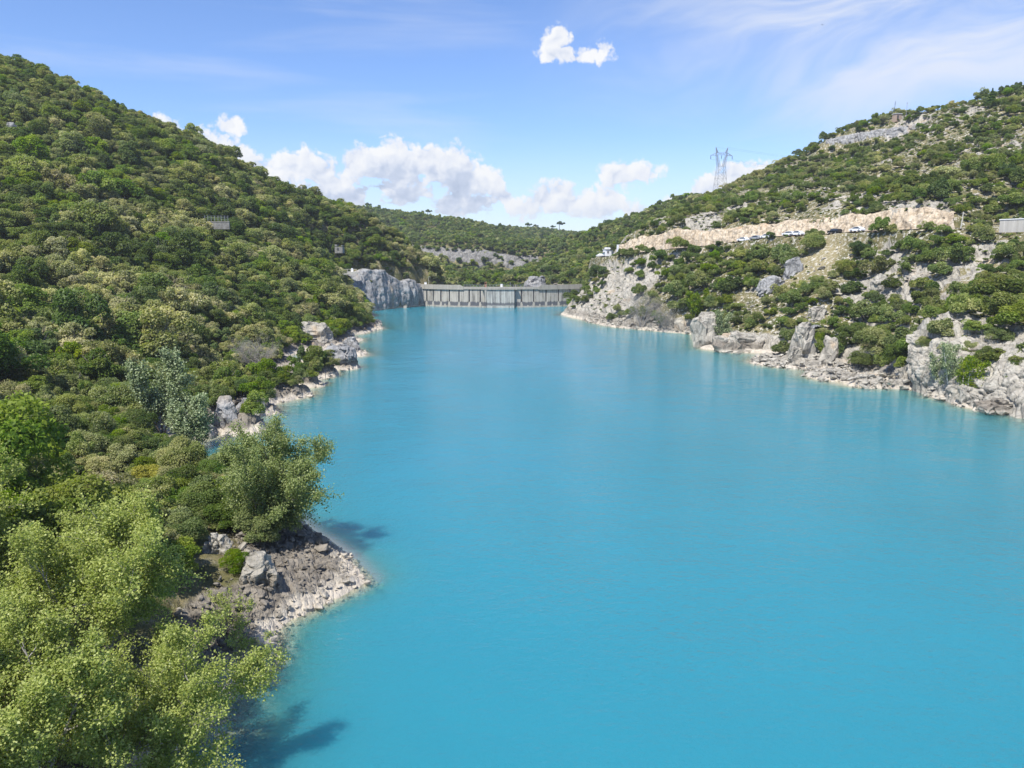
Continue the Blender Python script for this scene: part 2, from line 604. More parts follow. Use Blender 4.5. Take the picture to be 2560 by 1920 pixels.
def mat_water():
    m, g, out = new_mat("turquoise_water")
    P = g.node('ShaderNodeNewGeometry').outputs['Position']
    depth = attr_node(g, 'depth')
    # ripples
    w1 = g.noise(g.vmath('MULTIPLY', P, (1.0, 1.5, 0)), 0.55, 3, 0.55)
    w2 = g.noise(g.vmath('MULTIPLY', P, (1.0, 1.25, 0)), 2.1, 4, 0.62)
    w3 = g.noise(g.vmath('MULTIPLY', P, (1.0, 1.4, 0)), 0.11, 2, 0.5)
    gust = g.smooth(g.noise(g.vmath('MULTIPLY', P, (1.0, 0.55, 0)), 0.022, 3, 0.55), 0.36, 0.66)
    h = g.math('ADD', g.math('MULTIPLY', w1, 0.38), g.math('MULTIPLY', w2, 0.30))
    h = g.math('MULTIPLY', h, g.math('MULTIPLY_ADD', gust, 0.75, 0.45))
    h = g.math('ADD', h, g.math('MULTIPLY', w3, 0.5))
    b = g.node('ShaderNodeBump')
    b.inputs['Strength'].default_value = 0.9
    b.inputs['Distance'].default_value = 0.5
    g.put(b.inputs['Height'], h)
    nrm = b.outputs[0]
    # milky turquoise body, clear only in the shallows
    body = g.node('ShaderNodeSubsurfaceScattering', falloff='BURLEY')
    body.inputs['Scale'].default_value = 1.0
    body.inputs['Radius'].default_value = (4.0, 8.0, 9.0)
    cl = g.noise(P, 0.012, 3, 0.5)
    col = g.ramp(cl, [(0.3, (0.019, 0.174, 0.236)), (0.7, (0.026, 0.200, 0.264))])
    shallow = g.math('POWER', 2.718, g.math('MULTIPLY', depth, -0.30))
    col = g.mix(g.math('MULTIPLY', shallow, 0.85), col, (0.045, 0.215, 0.205))
    g.put(body.inputs['Color'], col)
    g.l.new(nrm, body.inputs['Normal'])
    tr = g.node('ShaderNodeBsdfTransparent')
    g.put(tr.inputs['Color'], g.mix(g.smooth(depth, 0.0, 2.5), (0.93, 0.96, 0.90), (0.30, 0.72, 0.62)))
    clear = g.math('POWER', 2.718, g.math('MULTIPLY', depth, -0.55))
    mx = g.node('ShaderNodeMixShader')
    g.put(mx.inputs[0], clear)
    dif = g.node('ShaderNodeBsdfDiffuse')
    g.put(dif.inputs['Color'], col)
    g.l.new(nrm, dif.inputs['Normal'])
    bm_ = g.node('ShaderNodeMixShader')
    bm_.inputs[0].default_value = 0.36
    g.l.new(body.outputs[0], bm_.inputs[1])
    g.l.new(dif.outputs[0], bm_.inputs[2])
    g.l.new(bm_.outputs[0], mx.inputs[1])
    g.l.new(tr.outputs[0], mx.inputs[2])
    gl = g.node('ShaderNodeBsdfGlossy')
    g.put(gl.inputs['Roughness'], g.math('MULTIPLY_ADD', gust, 0.07, 0.035))
    gl.inputs['Color'].default_value = (1, 1, 1, 1)
    g.l.new(nrm, gl.inputs['Normal'])
    fr = g.node('ShaderNodeFresnel')
    fr.inputs['IOR'].default_value = 1.333
    g.l.new(nrm, fr.inputs['Normal'])
    ms = g.node('ShaderNodeMixShader')
    g.put(ms.inputs[0], g.math('MINIMUM', fr.outputs[0], 0.62))
    g.l.new(mx.outputs[0], ms.inputs[1])
    g.l.new(gl.outputs[0], ms.inputs[2])
    g.l.new(ms.outputs[0], out.inputs[0])
    return m


def mat_leaf(name, dark, mid, light, trans=0.46, tip=None, tipamt=0.0, rough=0.55, vary=1.0):
    """leaf colours differ from leaf to leaf and a little from tree to tree"""
    m, g, out = new_mat(name)
    isl = g.node('ShaderNodeNewGeometry').outputs['Random Per Island']
    ob = g.node('ShaderNodeObjectInfo').outputs['Random']
    c = g.ramp(isl, [(0.0, dark), (0.5, mid), (1.0, light)])
    if tip is not None:
        clump = attr_node(g, 'clump')
        f = g.math('MULTIPLY', g.smooth(g.math('ADD', g.math('MULTIPLY', clump, 0.75), g.math('MULTIPLY', isl, 0.25)), 0.42, 0.85), tipamt)
        c = g.mix(f, c, tip)
    hs = g.node('ShaderNodeHueSaturation')
    g.put(hs.inputs['Color'], c)
    g.put(hs.inputs['Hue'], g.math('MULTIPLY_ADD', ob, 0.03 * vary, 0.5 - 0.018 * vary))
    g.put(hs.inputs['Saturation'], g.math('MULTIPLY_ADD', g.math('FRACT', g.math('MULTIPLY', ob, 7.3)), 0.28 * vary, 1.0 - 0.10 * vary))
    g.put(hs.inputs['Value'], g.math('MULTIPLY_ADD', g.math('FRACT', g.math('MULTIPLY', ob, 13.7)), 0.40 * vary, 1.0 - 0.20 * vary))
    p = g.node('ShaderNodeBsdfPrincipled')
    g.l.new(hs.outputs[0], p.inputs['Base Color'])
    p.inputs['Roughness'].default_value = rough
    p.inputs['Specular IOR Level'].default_value = 0.25
    t = g.node('ShaderNodeBsdfTranslucent')
    g.put(t.inputs['Color'], g.mix(1.0, hs.outputs[0], (1.15, 1.25, 0.65), 'MULTIPLY'))
    mx = g.node('ShaderNodeMixShader')
    mx.inputs[0].default_value = trans
    g.l.new(p.outputs[0], mx.inputs[1])
    g.l.new(t.outputs[0], mx.inputs[2])
    g.l.new(mx.outputs[0], out.inputs[0])
    return m


def mat_bark(name, c=(0.16, 0.14, 0.12)):
    m, g, out = new_mat(name)
    P = g.node('ShaderNodeTexCoord').outputs['Object']
    n = g.noise(g.vmath('MULTIPLY', P, (6, 6, 1.2)), 1.0, 4, 0.6)
    principled(g, out, g.ramp(n, [(0.3, tuple(v * 0.6 for v in c)), (0.7, tuple(v * 1.3 for v in c))]), 0.9, n, 0.6, 0.03)
    return m


def mat_concrete(name, base, stain=1.0, band=None, streak=1.0):
    """cast concrete with vertical lime and algae streaks, and a waterline film"""
    m, g, out = new_mat(name)
    P = g.node('ShaderNodeNewGeometry').outputs['Position']
    s1 = g.noise(g.vmath('MULTIPLY', P, (1.5, 1.5, 0.06)), 1.0, 5, 0.6)
    s2 = g.noise(g.vmath('MULTIPLY', P, (0.7, 0.7, 0.25)), 1.0, 5, 0.65)
    s3 = g.noise(P, 3.0, 4, 0.7)
    v = g.math('ADD', g.math('MULTIPLY', s1, 0.6), g.math('ADD', g.math('MULTIPLY', s2, 0.3), g.math('MULTIPLY', s3, 0.1)))
    b = base
    c = g.ramp(v, [(0.36, tuple(x * (1 - 0.72 * streak) for x in b)), (0.46, tuple(x * (1 - 0.25 * streak) for x in b)), (0.54, b), (0.66, tuple(min(0.8, x * 1.25) for x in b))])
    z = g.sep(P)[2]
    zz = g.math('ADD', z, g.math('MULTIPLY', g.math('SUBTRACT', s1, 0.5), 2.0))
    if band:
        lo, hi, amt = band
        f = g.math('MULTIPLY', g.math('MULTIPLY', g.smooth(zz, lo - 0.25, lo + 0.15), g.smooth(zz, hi + 0.3, hi - 0.3)), amt)
        c = g.mix(f, c, (0.055, 0.06, 0.075))
    principled(g, out, c, 0.9, s3, 0.3, 0.05, spec=0.15)
    return m


M = {}
M['terrain'] = mat_terrain()
M['water'] = mat_water()
M['rock'] = mat_rock("pale_limestone", 'pale', 0.0)
M['rock_shore'] = mat_rock("shore_limestone", 'pale', 1.0)
M['rock_grey'] = mat_rock("grey_limestone", 'grey', 0.35)
M['rock_far'] = mat_rock("far_limestone", 'far', 0.0)
M['rock_cut'] = mat_rock("cut_rock", 'cut', 0.0)
M['bark'] = mat_bark("bark")
M['bark_grey'] = mat_bark("grey_bark", (0.27, 0.25, 0.23))
M['asphalt'] = plain("asphalt", (0.055, 0.055, 0.058), 0.9)
LEAF = {
    'olive': mat_leaf("olive_leaves", (0.118, 0.160, 0.047), (0.202, 0.242, 0.081), (0.321, 0.347, 0.144), tip=(0.451, 0.438, 0.216), tipamt=0.7),
    'cream': mat_leaf("cream_tipped_leaves", (0.150, 0.180, 0.068), (0.275, 0.290, 0.131), (0.431, 0.425, 0.222), tip=(0.602, 0.549, 0.327), tipamt=0.75),
    'dark': mat_leaf("dark_leaves", (0.045, 0.084, 0.021), (0.084, 0.133, 0.033), (0.149, 0.202, 0.059), tip=(0.226, 0.267, 0.095), tipamt=0.55),
    'bright': mat_leaf("bright_green_leaves", (0.077, 0.138, 0.020), (0.143, 0.220, 0.031), (0.242, 0.330, 0.055), trans=0.48, tip=(0.341, 0.380, 0.072), tipamt=0.5),
    'mid': mat_leaf("mid_green_leaves", (0.079, 0.129, 0.034), (0.142, 0.196, 0.055), (0.234, 0.288, 0.098), tip=(0.353, 0.373, 0.150), tipamt=0.6),
    'poplar': mat_leaf("poplar_leaves", (0.179, 0.230, 0.050), (0.325, 0.375, 0.095), (0.482, 0.510, 0.179), trans=0.45, rough=0.42, tip=(0.448, 0.482, 0.146), tipamt=0.4, vary=0.0),
    'silver': mat_leaf("silvery_leaves", (0.130, 0.176, 0.085), (0.247, 0.305, 0.156), (0.416, 0.468, 0.286), trans=0.3, rough=0.45, vary=0.0),
    'willow': mat_leaf("willow_leaves", (0.124, 0.168, 0.058), (0.233, 0.284, 0.102), (0.393, 0.437, 0.189), trans=0.48, rough=0.45, vary=0.0),
    'grey': mat_leaf("grey_twigs", (0.182, 0.169, 0.150), (0.260, 0.247, 0.221), (0.364, 0.345, 0.312), trans=0.1, vary=0.0),
    'yellow': mat_leaf("yellowing_leaves", (0.182, 0.182, 0.026), (0.338, 0.325, 0.052), (0.520, 0.468, 0.091), trans=0.48, vary=0.0),
}

# ================================================================== terrain
def at_d(px, py, D):
    d = px_dir(px, py)
    t = D / d[1]
    return np.array([d[0] * t, D, CAM_H + d[2] * t])


def at_z(px, py, z=0.0):
    d = px_dir(px, py)
    t = (z - CAM_H) / d[2]
    return np.array([d[0] * t, d[1] * t, z])


# waterline of both banks, read off the photograph and laid on the water plane
SHORE_L = [(330, 1960), (440, 1850), (520, 1765), (600, 1705), (643, 1692), (686, 1643), (694, 1603), (716, 1556), (746, 1543), (814, 1510), (854, 1489), (905, 1464),
           (905, 1440), (873, 1391), (819, 1353), (760, 1315), (690, 1270), (620, 1225), (560, 1190), (500, 1160), (470, 1125), (490, 1100), (540, 1080), (580, 1060), (645, 1040),
           (687, 1023), (729, 1000), (727, 980), (750, 967), (791, 955), (837, 932), (825, 923), (858, 911), (915, 890), (905, 876), (908, 849), (920, 832), (955, 822), (937, 806),
           (915, 795), (925, 782), (937, 776), (992, 770), (1054, 764)]
SHORE_R = [(1452, 764), (1452, 775), (1458, 800), (1500, 811), (1537, 818), (1590, 823), (1640, 828), (1690, 832), (1733, 837), (1738, 850), (1752, 872), (1800, 877), (1847, 880), (1915, 885),
           (1908, 895), (1888, 909), (1984, 921), (2040, 930), (2126, 954), (2190, 958), (2247, 963), (2315, 989), (2380, 1008), (2436, 1023), (2500, 1034), (2560, 1040), (2700, 1090),
           (2900, 1190), (3200, 1340)]
CUT_FOOT = [(1552, 641, 322), (1600, 635, 309), (1709, 622, 290), (1812, 613, 277), (1984, 591, 250), (2090, 587, 236), (2160, 581, 226), (2300, 575, 210), (2390, 569, 203)]
CUT_TOP = [(1552, 615, 325), (1600, 596, 314), (1692, 575, 295), (1760, 581, 286), (1840, 571, 277), (2018, 548, 250), (2100, 546, 239), (2200, 531, 225), (2300, 520, 214), (2390, 531, 206)]
DAMC_FOOT = [at_z(*p) for p in ((895, 781), (937, 776), (965, 773), (992, 770), (1030, 767), (1062, 764))]
DAMC_TOP = [at_d(868, 694, 332), at_d(905, 680, 337), at_d(940, 669, 342), at_d(958, 684, 346), at_d(1000, 700, 352), at_d(1030, 704, 358), at_d(1056, 714, 367)]
NEARC_FOOT = [at_z(*p, 1.4) for p in ((2285, 955), (2340, 968), (2400, 985), (2460, 998), (2520, 1008), (2620, 1030), (2720, 1060))]
NEARC_TOP = [at_d(2285, 838, 143), at_d(2340, 846, 139), at_d(2400, 852, 135), at_d(2460, 858, 132), at_d(2520, 866, 129), at_d(2620, 880, 124), at_d(2720, 900, 119)]
RIDGE_FOOT = [(2066, 366, 396), (2120, 359, 390), (2180, 347, 381), (2230, 339, 374), (2290, 331, 366), (2340, 321, 360), (2430, 306, 352)]
RIDGE_TOP = [(2066, 352, 398), (2120, 340, 392), (2180, 327, 383), (2230, 321, 376), (2290, 312, 368), (2340, 299, 362), (2430, 289, 354)]
FARC_FOOT = [(1030, 640, 600), (1120, 655, 600), (1200, 668, 600), (1290, 674, 600), (1345, 662, 606)]
FARC_TOP = [(1030, 617, 607), (1120, 621, 607), (1200, 628, 607), (1290, 641, 607), (1345, 636, 613)]

cp = []


def add(px, py, D, h=0.0):
    p = at_d(px, py, D)
    p[2] -= h
    cp.append(p)


def shore_pts(lst):
    return [at_z(*p) for p in lst]


sl, sr = shore_pts(SHORE_L), shore_pts(SHORE_R)
cp += sl + sr
# lake bed
for px, py, z in ((1500, 900, -14), (1300, 850, -14), (1300, 1000, -14), (1700, 950, -12), (1500, 1250, -14), (1200, 1450, -12), (1050, 1750, -11), (2050, 1150, -13), (2450, 1300, -12), (2450, 1700, -13),
                  (1600, 1700, -14), (1250, 790, -14), (1100, 800, -10), (1100, 950, -12), (900, 1050, -9), (950, 1200, -10), (1050, 860, -9), (1650, 860, -7), (2000, 990, -8), (2300, 1080, -8),
                  (800, 1590, -3.2), (745, 1700, -2.4), (700, 1790, -2.0), (640, 1890, -2.0), (790, 1800, -5), (900, 1545, -5), (955, 1455, -1.2), (1000, 1468, -4.5), (930, 1380, -2.5), (980, 1350, -7), (850, 1310, -4),
                  (700, 1200, -4), (600, 1130, -2.5), (760, 1060, -4.5), (740, 1020, -1.8), (880, 960, -5), (860, 935, -1.5), (960, 900, -6), (980, 830, -4), (1000, 790, -5), (1250, 2100, -12), (600, 2100, -4), (545, 1130, -1.6), (518, 1128, -1.2), (575, 1150, -2.0), (570, 1105, -1.6), (620, 1170, -2.5)):
    p = at_z(px, py)
    p[2] = z
    cp.append(p)
# left bank: foreground
for px, py, z in ((250, 1900, 1.6), (100, 1900, 3.0), (-150, 1900, 5.5), (420, 1700, 1.6), (250, 1700, 2.6), (0, 1700, 4.5), (-300, 1600, 8), (560, 1560, 1.3), (640, 1480, 1.9), (740, 1440, 1.5), (830, 1440, 0.8), (872, 1440, 0.5), (868, 1418, 0.5), (840, 1400, 0.7),
                  (480, 1480, 2.6), (640, 1400, 2.3), (740, 1370, 1.5), (540, 1330, 2.6), (600, 1270, 1.8), (350, 1450, 4.2), (150, 1500, 5), (440, 1230, 2.4), (-500, 1900, 9), (660, 992, 2.4), (725, 950, 2.6), (775, 928, 2.6), (820, 902, 2.8), (845, 880, 3.5), (600, 1030, 2.5)):
    cp.append(at_z(px, py, z))
for a in ((0, 1000, 80, 5), (150, 1000, 82, 5), (0, 1150, 60, 5), (200, 1150, 64, 5), (330, 1150, 70, 4.5), (0, 800, 120, 4.5), (0, 600, 165, 4.5), (0, 380, 215, 4.5), (0, 150, 285, 3.5),
          (300, 1000, 95, 4.5), (300, 800, 140, 4.5), (300, 600, 190, 4.5), (300, 420, 240, 4), (300, 262, 305, 3.5), (150, 188, 294, 3.5), (420, 960, 112, 4.5), (520, 900, 133, 4.5), (530, 750, 178, 4.5), (530, 600, 225, 4.5), (500, 470, 268, 4),
          (450, 334, 322, 3.5), (560, 390, 330, 3.5), (650, 440, 338, 3.5), (745, 484, 345, 3.5), (700, 640, 262, 4.5), (680, 780, 203, 4.5), (640, 900, 152, 4.5), (760, 870, 186, 3.5), (830, 500 + 30, 352, 3.5), (900, 548, 358, 3.5),
          (980, 600, 366, 3.5), (1050, 648, 374, 3.5), (1110, 694, 384, 3), (820, 640, 300, 4), (850, 740, 250, 3.5), (860, 810, 226, 3), (800, 720, 240, 3.5), (930, 640, 345, 3.5), (1000, 672, 360, 3), (900, 790, 250, 2.5),
          (-300, 900, 90, 5), (-300, 600, 150, 4), (-300, 300, 220, 4), (-300, 60, 290, 3.5), (-700, 600, 120, 4), (-700, 100, 270, 3.5), (880, 830, 232, 1.5)):
    add(*a)
for px, D, z in ((-500, 420, 82), (0, 400, 82), (300, 420, 68), (600, 450, 40), (800, 470, 24), (0, 700, 55), (600, 700, 35), (-600, 900, 40), (300, 1100, 40), (950, 450, 14)):
    p = at_d(px, 630, D)
    p[2] = z
    cp.append(p)
# right bank
for lst in (CUT_FOOT, CUT_TOP, RIDGE_FOOT, RIDGE_TOP, FARC_FOOT, FARC_TOP):
    for a in lst:
        add(*a)
cp += DAMC_FOOT[1:-1] + DAMC_TOP + NEARC_FOOT + NEARC_TOP
for a in CUT_FOOT:                       # outer edge of the road shelf
    p = at_d(*a)
    q = p.copy()
    q[1] -= 8.0
    q[0] -= 2.0
    q[2] -= 0.4
    cp.append(q)
for a in ((2450, 720, 155, 2), (2450, 625, 178, 2), (2480, 590, 190, 0.5), (2450, 545, 206, 1.5), (2450, 400, 262, 2), (2450, 245, 338, 2.5), (2300, 740, 172, 2), (2300, 640, 190, 2), (2300, 440, 280, 2), (2250, 860, 152, 2),
          (2200, 900, 155, 2.5), (2150, 760, 190, 2), (2150, 660, 207, 2), (2050, 840, 178, 3), (2050, 720, 198, 2), (2050, 650, 216, 2), (2050, 470, 300, 2), (1950, 860, 182, 2.5), (1930, 740, 212, 2), (1930, 650, 236, 2),
          (1800, 800, 212, 2.5), (1800, 720, 232, 2), (1800, 655, 255, 1.5), (1800, 520, 345, 2), (1700, 740, 246, 2), (1700, 665, 270, 1.5), (1700, 540, 350, 2), (1600, 745, 268, 1), (1600, 690, 284, 1), (1530, 760, 280, 0.5),
          (1480, 740, 303, 0.3), (1475, 700, 318, 0.3), (1515, 668, 322, 0.5), (1500, 655, 334, 0), (1540, 648, 326, 0), (1600, 575, 340, 1.5), (1650, 535, 420, 2), (1754, 490, 470, 2.5), (1823, 455, 455, 2.5), (1937, 422, 430, 2.5),
          (2010, 376, 408, 2.5), (2560, 212, 325, 2.5), (2352, 272, 352, 2.5), (2560, 560, 185, 0), (2560, 400, 250, 2), (2600, 640, 165, 2), (2560, 760, 140, 2), (2750, 200, 300, 2.5), (2900, 450, 200, 2), (2900, 700, 130, 2), (3200, 700, 110, 2)):
    add(*a)
for px, py, z in ((1900, 893, 0.9), (1980, 900, 1.5), (2080, 925, 1.6), (2160, 938, 1.8), (2240, 945, 1.6), (2400, 995, 1.0), (1600, 808, 1.8), (1680, 818, 1.6)):
    cp.append(at_z(px, py, z))
for px, D, z in ((1900, 520, 58), (2160, 470, 72), (2450, 420, 80), (2700, 400, 82), (2000, 700, 50), (2400, 700, 60), (2600, 1000, 40), (1700, 1000, 30)):
    p = at_d(px, 630, D)
    p[2] = z
    cp.append(p)
# gorge and hills behind the dam
for a in ((1400, 690, 430, 3), (1350, 664, 500, 3), (1450, 610, 545, 3), (1451, 583, 610, 3), (1548, 549, 595, 3), (1709, 500, 575, 3), (1290, 700, 450, 3), (1500, 640, 470, 3), (1120, 690, 440, 3), (1060, 680, 480, 3), (1170, 690, 520, 3), (1260, 690, 540, 3),
          (1000, 590, 690, 3), (880, 521, 840, 3), (970, 528, 840, 3), (1068, 538, 815, 3), (1161, 549, 800, 3), (1247, 566, 775, 3), (1320, 600, 715, 3), (1130, 590, 690, 3), (1250, 610, 660, 3), (1298, 573, 1060, 3), (1367, 573, 1060, 3), (1449, 581, 1060, 3),
          (1380, 620, 850, 4), (780, 515, 830, 3), (1230, 690, 470, 3)):
    add(*a)
for px, D, z in ((1250, 400, -22), (1150, 390, -20), (1350, 400, -15), (1300, 1250, 35), (1000, 1100, 50), (1500, 1200, 35), (1400, 760, 8)):
    p = at_d(px, 630, D)
    p[2] = z
    cp.append(p)
CP = np.array(cp)
# drop control points that fall on top of one another
keep = []
for i in range(len(CP)):
    if all((CP[i, 0] - CP[j, 0]) ** 2 + (CP[i, 1] - CP[j, 1]) ** 2 > 0.8 for j in keep):
        keep.append(i)
CP = CP[keep]
C2 = 2.0 ** 2


def rbf_fit(P):
    n = len(P)
    d = np.sqrt(((P[:, None, :2] - P[None, :, :2]) ** 2).sum(2) + C2)
    A = np.zeros((n + 3, n + 3))
    A[:n, :n] = d + np.eye(n) * -0.02
    A[:n, n] = 1
    A[:n, n + 1:] = P[:, :2] * 0.01
    A[n:, :n] = A[:n, n:].T
    b = np.concatenate([P[:, 2], np.zeros(3)])
    return np.linalg.solve(A, b)


WGT = rbf_fit(CP)


def rbf_eval(xy):
    out = np.empty(len(xy))
    n = len(CP)
    for s in range(0, len(xy), 20000):
        q = xy[s:s + 20000]
        d = np.sqrt((q[:, None, 0] - CP[None, :, 0]) ** 2 + (q[:, None, 1] - CP[None, :, 1]) ** 2 + C2)
        out[s:s + 20000] = d @ WGT[:n] + WGT[n] + q @ WGT[n + 1:] * 0.01
    return out


AZ0, AZ1, NA = R(-44), R(44), 861
R0, R1, NR = 19.0, 1350.0, 861
AZ = np.linspace(AZ0, AZ1, NA)
LR = np.linspace(math.log(R0), math.log(R1), NR)
RR = np.exp(LR)
# base height on a grid three times coarser, then refined
ia = np.linspace(0, NA - 1, (NA - 1) // 4 + 1)
ir = np.linspace(0, NR - 1, (NR - 1) // 4 + 1)
ca, cr = AZ0 + (AZ1 - AZ0) * ia / (NA - 1), np.exp(LR[0] + (LR[-1] - LR[0]) * ir / (NR - 1))
gx = np.sin(ca)[:, None] * cr[None, :]
gy = np.cos(ca)[:, None] * cr[None, :]
hc = rbf_eval(np.stack([gx.ravel(), gy.ravel()], 1)).reshape(gx.shape)


def refine(a, n, axis):
    """cubic upsampling along one axis by linear interpolation of a lightly smoothed curve"""
    x = np.linspace(0, a.shape[axis] - 1, n)
    i = np.clip(np.floor(x).astype(int), 0, a.shape[axis] - 2)
    f = x - i
    a = np.moveaxis(a, axis, 0)
    im, ip = np.maximum(i - 1, 0), np.minimum(i + 2, a.shape[0] - 1)
    f = f[:, None]
    p0, p1, p2, p3 = a[im], a[i], a[i + 1], a[ip]
    r = p1 + 0.5 * f * (p2 - p0 + f * (2 * p0 - 5 * p1 + 4 * p2 - p3 + f * (3 * (p1 - p2) + p3 - p0)))
    return np.moveaxis(r, 0, axis)


HB = refine(refine(hc, NA, 0), NR, 1)                     # (NA, NR) base height
GX = np.sin(AZ)[:, None] * RR[None, :]
GY = np.cos(AZ)[:, None] * RR[None, :]
XY = np.stack([GX.ravel(), GY.ravel(), np.zeros(GX.size)], 1)
# gentle relief away from the water
rel = (fbm(XY * 0.03, 4, 3) * 3.2).reshape(HB.shape)
def poly_dist(pts, x, y):
    """distance to a polyline and the interpolated height of the nearest point"""
    best = np.full(x.shape, 1e9)
    hz = np.zeros(x.shape)
    for a, b in zip(pts[:-1], pts[1:]):
        dx, dy = b[0] - a[0], b[1] - a[1]
        t = np.clip(((x - a[0]) * dx + (y - a[1]) * dy) / (dx * dx + dy * dy), 0, 1)
        d = np.hypot(x - a[0] - t * dx, y - a[1] - t * dy)
        m = d < best
        best = np.where(m, d, best)
        hz = np.where(m, a[2] + t * (b[2] - a[2]), hz)
    return best, hz


calm = np.ones(HB.shape)
for lst_, far__ in ((CUT_FOOT, 24), (CUT_TOP, 24), (RIDGE_TOP, 22), (FARC_TOP, 30)):
    calm *= sstep(poly_dist([at_d(*a) for a in lst_], GX, GY)[0], 6, far__)
HB = HB + calm * rel * sstep(HB, 1.5, 10) * np.clip(RR / 200, 0.3, 1.5)[None, :]



cut_foot = [at_d(*a) for a in CUT_FOOT]
cut_top = [at_d(*a) for a in CUT_TOP]


def offset_line(pts, d):
    o = []
    for i, p in enumerate(pts):
        t = pts[min(i + 1, len(pts) - 1)] - pts[max(i - 1, 0)]
        n = np.array([t[1], -t[0], 0]) / math.hypot(t[0], t[1])
        o.append(p + n * d)
    return o


ROAD = offset_line(cut_foot, 4.2)
if ROAD[0][1] > cut_foot[0][1]:
    ROAD = offset_line(cut_foot, -4.2)
ROAD = ROAD + [at_d(2560, 590, 188), at_d(2800, 600, 165)]
far_ = at_d(1500, 652, 336)
ROAD = [np.array([far_[0], far_[1], ROAD[0][2] - 0.5])] + ROAD
dr, hr = poly_dist(ROAD, GX, GY)
wr = 1 - sstep(dr, 3.8, 6.5)
HB = HB * (1 - wr) + (hr - 0.25) * wr


def H(x, y):
    """ground height at a place"""
    x, y = np.asarray(x, float), np.asarray(y, float)
    a = np.clip((np.arctan2(x, y) - AZ0) / (AZ1 - AZ0) * (NA - 1), 0, NA - 1.001)
    r = np.clip((np.log(np.maximum(np.hypot(x, y), 1e-3)) - LR[0]) / (LR[-1] - LR[0]) * (NR - 1), 0, NR - 1.001)
    i, j = a.astype(int), r.astype(int)
    fa, fr = a - i, r - j
    return (HB[i, j] * (1 - fa) * (1 - fr) + HB[i + 1, j] * fa * (1 - fr) + HB[i, j + 1] * (1 - fa) * fr + HB[i + 1, j + 1] * fa * fr)


def hit(px, py):
    """where the line of sight of a pixel meets the ground"""
    d = px_dir(px, py)
    k = math.hypot(d[0], d[1])
    az, te = math.atan2(d[0], d[1]), d[2] / k
    rs = np.exp(np.linspace(LR[0], LR[-1], 6000))
    x, y = math.sin(az) * rs, math.cos(az) * rs
    h = H(x, y)
    z = CAM_H + rs * te
    m = np.nonzero(np.maximum(h, 0) >= z)[0]
    j = m[0] if len(m) else len(rs) - 1
    return np.array([x[j], y[j], max(h[j], 0.0)])


# line-of-sight table: highest tangent reached before each ring
TAN = (HB - CAM_H) / RR[None, :]
RUN = np.maximum.accumulate(TAN, axis=1)


def seen(x, y, ztop, slack=0.0):
    a = np.clip(np.round((np.arctan2(x, y) - AZ0) / (AZ1 - AZ0) * (NA - 1)), 0, NA - 1).astype(int)
    r = np.hypot(x, y)
    j = np.clip(((np.log(r) - LR[0]) / (LR[-1] - LR[0]) * (NR - 1)).astype(int) - 2, 0, NR - 1)
    return (ztop + slack - CAM_H) / r > RUN[a, j]


def project(x, y, z):
    zc = z - CAM_H
    f = y * math.cos(PITCH) - zc * math.sin(PITCH)
    u = y * math.sin(PITCH) + zc * math.cos(PITCH)
    return 1280 + F_PX * x / f, 960 - F_PX * u / f


# ---- masks
PXG, PYG = project(GX, GY, HB)
left = (GX < -1.0) & (GX / np.maximum(GY, 1) < -0.05)
rockm = np.zeros(HB.shape)
rockm = np.maximum(rockm, 1 - sstep(HB, 1.6, 3.2))                              # the shores are bare rock
rockm = np.where(~left, np.maximum(rockm, 1 - sstep(HB, 2.5, 6.0)), rockm)
near_pt = (GX > -30) & (GX < 0) & (GY < 75)
n_r = fbm(XY * 0.055, 4, 11).reshape(HB.shape)
n_r2 = fbm(XY * 0.16, 3, 21).reshape(HB.shape)
right = (GX > 20) & (RR[None, :] < 520) & (HB > 0)
rockm = np.where(right, np.maximum(rockm, sstep(n_r + 0.6 * n_r2, 0.16, 0.40) * 0.85), rockm)


def blob(px, py, rad):
    p = hit(px, py)
    return np.hypot(GX - p[0], GY - p[1]) / rad


for px, py, rad in ((1490, 730, 22), (1540, 740, 24), (1570, 700, 16), (1600, 690, 14), (1470, 700, 14), (1640, 660, 12), (800, 800, 9), (830, 835, 8), (870, 860, 9), (600, 975, 5), (560, 1010, 6), (2330, 880, 7), (2450, 880, 9), (2540, 860, 8),
                    (2440, 640, 8), (2490, 345, 0), (2540, 395, 12), (2440, 420, 9), (2100, 470, 9), (2250, 340, 8)):
    if rad:
        rockm = np.maximum(rockm, 1 - sstep(blob(px, py, rad), 0.55, 1.1))
dry = np.zeros(HB.shape)
for px, py, rad in ((2050, 640, 8), (2030, 690, 8), (2070, 610, 5), (2000, 720, 5), (2010, 680, 6)):
    dry = np.maximum(dry, 1 - sstep(blob(px, py, rad), 0.5, 1.15))
SCAR = [hit(*p) for p in ((2470, 625), (2440, 660), (2400, 700), (2370, 740), (2330, 770))]
scar_d, _ = poly_dist(SCAR, GX, GY)
dry = np.maximum(dry, 0.45 * (1 - sstep(scar_d, 4, 8)))
rockm = np.maximum(rockm, 0.75 * (1 - sstep(scar_d, 3, 6)))
dry = dry * (0.55 + 0.6 * sstep(n_r2, -0.4, 0.4))
rockm = np.where(dry > 0.5, rockm * 0.45, rockm)
rockm = np.where(wr > 0.5, 0.2, rockm)
stony = np.where(right, 0.9, 0.15) * np.ones(HB.shape)
stain = np.where(left, 1.0, 0.55) * np.ones(HB.shape)
stain = np.where(~left & (PXG > 1880), 0.30, stain)
